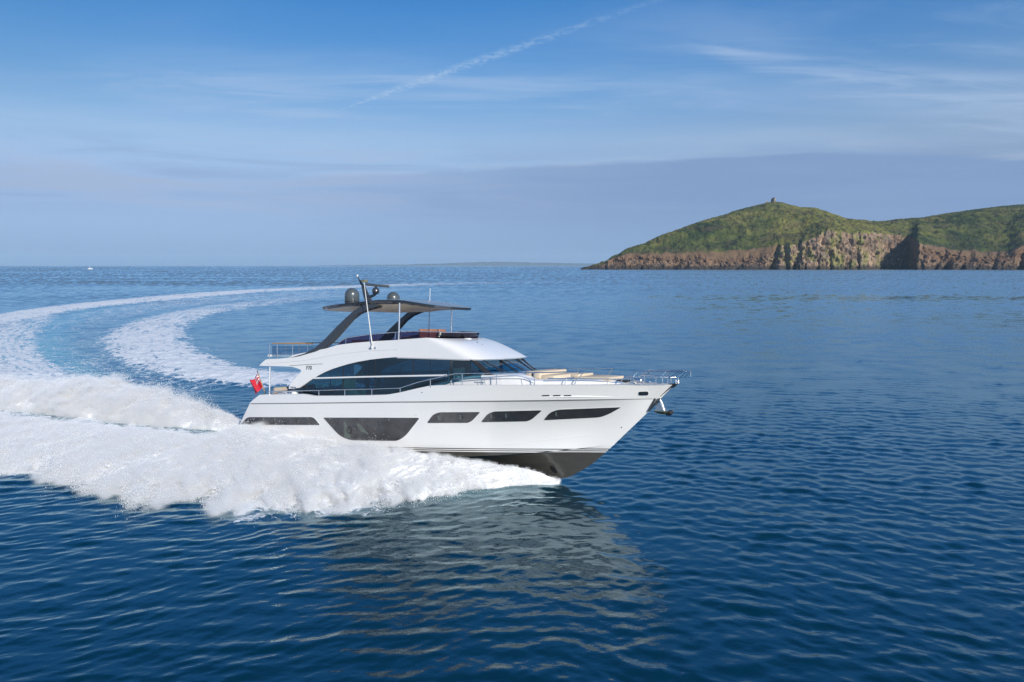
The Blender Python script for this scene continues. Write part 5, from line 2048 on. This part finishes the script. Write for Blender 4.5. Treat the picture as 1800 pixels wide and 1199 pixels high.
def build_land_material():
    m = bpy.data.materials.new('headland_ground')
    m.use_nodes = True
    g = NT(m.node_tree)
    b = m.node_tree.nodes['Principled BSDF']
    at = lambda n: g.n('ShaderNodeAttribute', attribute_name=n).outputs['Fac']
    cliff, heath, gold = at('cliff'), at('heath'), at('gold')
    geo = g.n('ShaderNodeNewGeometry')
    pos = geo.outputs['Position']
    x, y, z = g.sep(pos)
    nz = g.sep(geo.outputs['Normal'])[2]
    n1 = g.noise(pos, 0.012, 6, 0.6)
    n2 = g.noise(pos, 0.045, 6, 0.68)
    n3 = g.noise(g.mapv(pos, (1, 1, .42), (0, R(24), 0)), 0.10, 6, 0.64, 1.2)
    grass = g.ramp(n1, [(0.30, (0.024, 0.038, 0.014)), (0.44, (0.048, 0.066, 0.020)), (0.55, (0.098, 0.108, 0.028)), (0.68, (0.165, 0.150, 0.045))])
    grass = g.mix(g.math('MULTIPLY', g.math('MULTIPLY', gold, g.step(n2, .36, .60)), .80), grass, (0.24, 0.215, 0.045))
    brown = g.step(g.noise(pos, 0.02, 5, .65), .48, .64)
    grass = g.mix(g.math('MULTIPLY', brown, .55), grass, (0.085, 0.062, 0.040))
    scrub = g.step(n2, 0.51, 0.62)
    grass = g.mix(g.math('MULTIPLY', scrub, .85), grass, (0.018, 0.027, 0.016))
    bush = g.n('ShaderNodeTexVoronoi', feature='F1')
    g.put(bush.inputs['Vector'], pos)
    bush.inputs['Scale'].default_value = 0.075
    spots = g.math('MULTIPLY', g.step(bush.outputs['Distance'], .34, .2), g.step(n1, .52, .44))
    grass = g.mix(g.math('MULTIPLY', spots, .85), grass, (0.018, 0.026, 0.019))
    rock = g.ramp(n3, [(0.30, (0.055, 0.045, 0.036)), (0.43, (0.165, 0.115, 0.082)), (0.55, (0.30, 0.205, 0.14)), (0.70, (0.45, 0.31, 0.20))])
    rock = g.mix(g.math('MULTIPLY', g.step(n2, .5, .62), .6), rock, (0.13, 0.12, 0.105))
    rock = g.mix(g.math('MULTIPLY', g.math('SUBTRACT', 1.0, gold), .62), rock, g.mix(1.0, rock, (0.50, 0.44, 0.40), 'MULTIPLY'))
    moss = g.math('MULTIPLY', gold, g.step(g.noise(g.mapv(pos, (1, 1, .3)), 0.045, 5, .6), .50, .60))
    rock = g.mix(g.math('MULTIPLY', moss, .70), rock, (0.19, 0.20, 0.050))
    heathc = g.mix(n2, (0.115, 0.070, 0.045), (0.215, 0.130, 0.078))
    rockf = g.step(g.math('ADD', cliff, g.math('MULTIPLY', g.math('SUBTRACT', n2, .5), .7)), .35, .62)
    col = g.mix(rockf, grass, rock)
    col = g.mix(g.math('MULTIPLY', g.step(g.math('ADD', heath, g.math('MULTIPLY', g.math('SUBTRACT', n2, .5), 1.0)), .42, .60), .85), col, heathc)
    # the tide line: dark wet rock and weed
    wet = g.step(g.math('ADD', z, g.math('MULTIPLY', g.math('SUBTRACT', n3, .5), 22)), 14.0, 5.0)
    col = g.mix(g.math('MULTIPLY', wet, .9), col, (0.030, 0.028, 0.026))
    g.put(b.inputs['Base Color'], col)
    b.inputs['Roughness'].default_value = 0.9
    b.inputs['Specular IOR Level'].default_value = 0.15
    bu = g.n('ShaderNodeBump')
    bu.inputs['Strength'].default_value = 0.9
    bu.inputs['Distance'].default_value = 3.0
    g.put(bu.inputs['Height'], g.noise(pos, 0.16, 6, 0.65))
    g.put(b.inputs['Normal'], bu.outputs[0])
    return m


M_LAND = build_land_material()
headland = build_headland()


def build_far_hills():
    # low coast far out along the horizon
    D = 17500.0
    pxs = np.arange(560, 1140, 3.0)
    top = np.interp(pxs, [560, 700, 760, 830, 880, 930, 1000, 1060, 1140], [466.8, 465.2, 463.6, 461.0, 460.0, 461.2, 462.4, 463.8, 465.8])
    zt = CAM_H + (HORIZON - top) / F_PX * D
    x = (pxs - 900) / F_PX * D
    zt = zt + 9 * fbm(x / 500, x * 0, 1.0, 4)
    V, n = [], len(pxs)
    for dy, f in ((0, -.1), (30, .35), (300, .8), (700, 1.0), (1600, .6), (2600, -.1)):
        for k in range(n):
            V.append((x[k] * (1 + dy / D), D + dy, zt[k] * f))
    F = [(r * n + k, r * n + k + 1, (r + 1) * n + k + 1, (r + 1) * n + k) for r in range(5) for k in range(n - 1)]
    o = mesh_obj('distant_hills', V, F, mat('haze_toned_coast', (0.045, 0.055, 0.060), 0.9, var=0.3, vscale=0.004), None, 180)  # distance haze put into the colour: green land darkened and greyed towards blue
    tag(o, kind='structure')


build_far_hills()

# ---- the chapel on the summit
M_STONE = mat('old_rubble_stone', (0.30, 0.25, 0.19), 0.9, var=0.25, vscale=1.2, bump=0.05, bscale=3)
M_SLATE = mat('stone_roof', (0.16, 0.145, 0.125), 0.9, var=0.2, vscale=1.0, bump=0.04, bscale=3)


def build_chapel():
    D = 1500 + 330
    px = 1352.0
    x = (px - 900) / F_PX * D
    z = CAM_H + (HORIZON - 357.6) / F_PX * D - 1.5
    root = empty('chapel', (x, D, z))
    root.rotation_euler = (0, 0, R(-62))
    tag(root, 'small ruined stone chapel with steep roof on the summit of the green headland', 'chapel')
    L, w, e, rdg = 11.0, 6.5, 6.0, 12.5
    # gabled walls with a doorway in the end that faces the sun
    mb = MB()
    g = [(-w / 2, 0), (w / 2, 0), (w / 2, e), (0, rdg), (-w / 2, e)]
    for s in (-1, 1):
        mb.box((0, s * (w / 2 - .4), e / 2), (L, 0.8, e))
    mb.prism([(-L / 2, p[0], p[1]) for p in g], (0.8, 0, 0))
    # the near gable in pieces round its opening
    o_ = 1.1
    for poly in ([(-w / 2, 0), (-o_, 0), (-o_, 5.2), (-w / 2, e)], [(o_, 0), (w / 2, 0), (w / 2, e), (o_, 5.2)], [(-w / 2, e), (-o_, 5.2), (0, 6.6), (o_, 5.2), (w / 2, e), (0, rdg)]):
        mb.prism([(L / 2 - .8, p[0], p[1]) for p in poly], (0.8, 0, 0))
    mb.build('wall', M_STONE, root, 30)
    rf = MB()
    for s in (-1, 1):
        rf.prism([(-L / 2 + .85, s * (w / 2 + .2), e - .2), (L / 2 - .85, s * (w / 2 + .2), e - .2), (L / 2 - .85, 0, rdg - .3), (-L / 2 + .85, 0, rdg - .3)], (0, 0, .45))
    rf.build('roof', M_SLATE, root, 30)
    mb = MB()
    mb.prism([(L / 2 - 1.6, -o_, 0), (L / 2 - 1.6, o_, 0), (L / 2 - 1.6, o_, 5.2), (L / 2 - 1.6, 0, 6.6), (L / 2 - 1.6, -o_, 5.2)], (0.3, 0, 0))
    mb.build('doorway', M_BLACK, root, 30)
    # a low broken wall beside it
    x2 = (1341.5 - 900) / F_PX * D
    w2 = empty('ruined_wall', (x2, D, z + .2))
    tag(w2, 'low dark broken stone wall left of the summit chapel', 'wall')
    mb = MB()
    for k, (dx, h) in enumerate(((-4.2, 2.2), (-2.4, 3.0), (-.6, 3.6), (1.2, 3.2), (3.0, 2.4))):
        mb.box((dx, 0, h / 2), (1.75, 1.6, h), None, .25)
    mb.build('stonework', M_STONE, w2, 30)


build_chapel()


# ---- the small boat on the horizon
def build_far_boat():
    c = W(158.5, 473.4)
    root = empty('small_boat', (c[0], c[1], 0.0))
    root.rotation_euler = (0, 0, R(8))
    tag(root, 'tiny white motor boat far off on the horizon, left of the yacht', 'motor boat')
    L, B = 11.0, 3.4
    rings = []
    for t in np.linspace(0, 1, 14):
        x = -L / 2 + L * t
        w = B / 2 * (1 - max(0, (t - .4) / .6) ** 2.2) + .03
        zs = 1.3 + .9 * t ** 2
        rings.append([(x + .8 * t, -w, zs), (x, -w * .8, .1), (x, 0, -.4 + .5 * t ** 4), (x, w * .8, .1), (x + .8 * t, w, zs)])
    MB().loft(rings, True, True).build('hull', M_GEL, root, 40)
    cb = MB()
    cb.loft([[(-2.5, -1.2, 1.3), (2.0, -1.1, 1.6), (2.0, 1.1, 1.6), (-2.5, 1.2, 1.3)], [(-2.3, -1.1, 3.6), (.9, -1.0, 3.6), (.9, 1.0, 3.6), (-2.3, 1.1, 3.6)]], True, True)
    cb.box((-.8, 0, 3.7), (3.8, 2.4, .14), None, .04)
    cabin = cb.build('cabin', M_GEL, root, 30)
    wd = MB()
    for s in (-1, 1):
        wd.box((-.5, s * 1.14, 2.75), (2.4, .06, .7), None, .01)
    wd.build('cabin_window', M_HWIN, cabin, 30)
    ms = MB()
    ms.tube([(-.8, 0, 3.7), (-.9, 0, 8.6)], [.16, .09], 8)
    ms.tube([(-.85, -.9, 5.4), (-.85, .9, 5.4)], .05, 6)
    ms.build('mast', M_GEL, root, 30)


build_far_boat()

# ================================================================== the air
def build_haze():
    mb = MB()
    mb.box((0, 9900, 150), (60000, 20400, 326))
    o = mb.build('haze', None, None, 0)
    m = bpy.data.materials.new('haze_air')
    m.use_nodes = True
    t = m.node_tree
    t.nodes.remove(t.nodes['Principled BSDF'])
    v = t.nodes.new('ShaderNodeVolumePrincipled')
    v.inputs['Color'].default_value = (0.62, 0.83, 1.0, 1)
    v.inputs['Density'].default_value = HAZE_DENSITY
    v.inputs['Anisotropy'].default_value = 0.0
    t.links.new(v.outputs[0], t.nodes['Material Output'].inputs['Volume'])
    o.data.materials.append(m)
    tag(o, kind='stuff')


HAZE_DENSITY = 0.00004
build_haze()
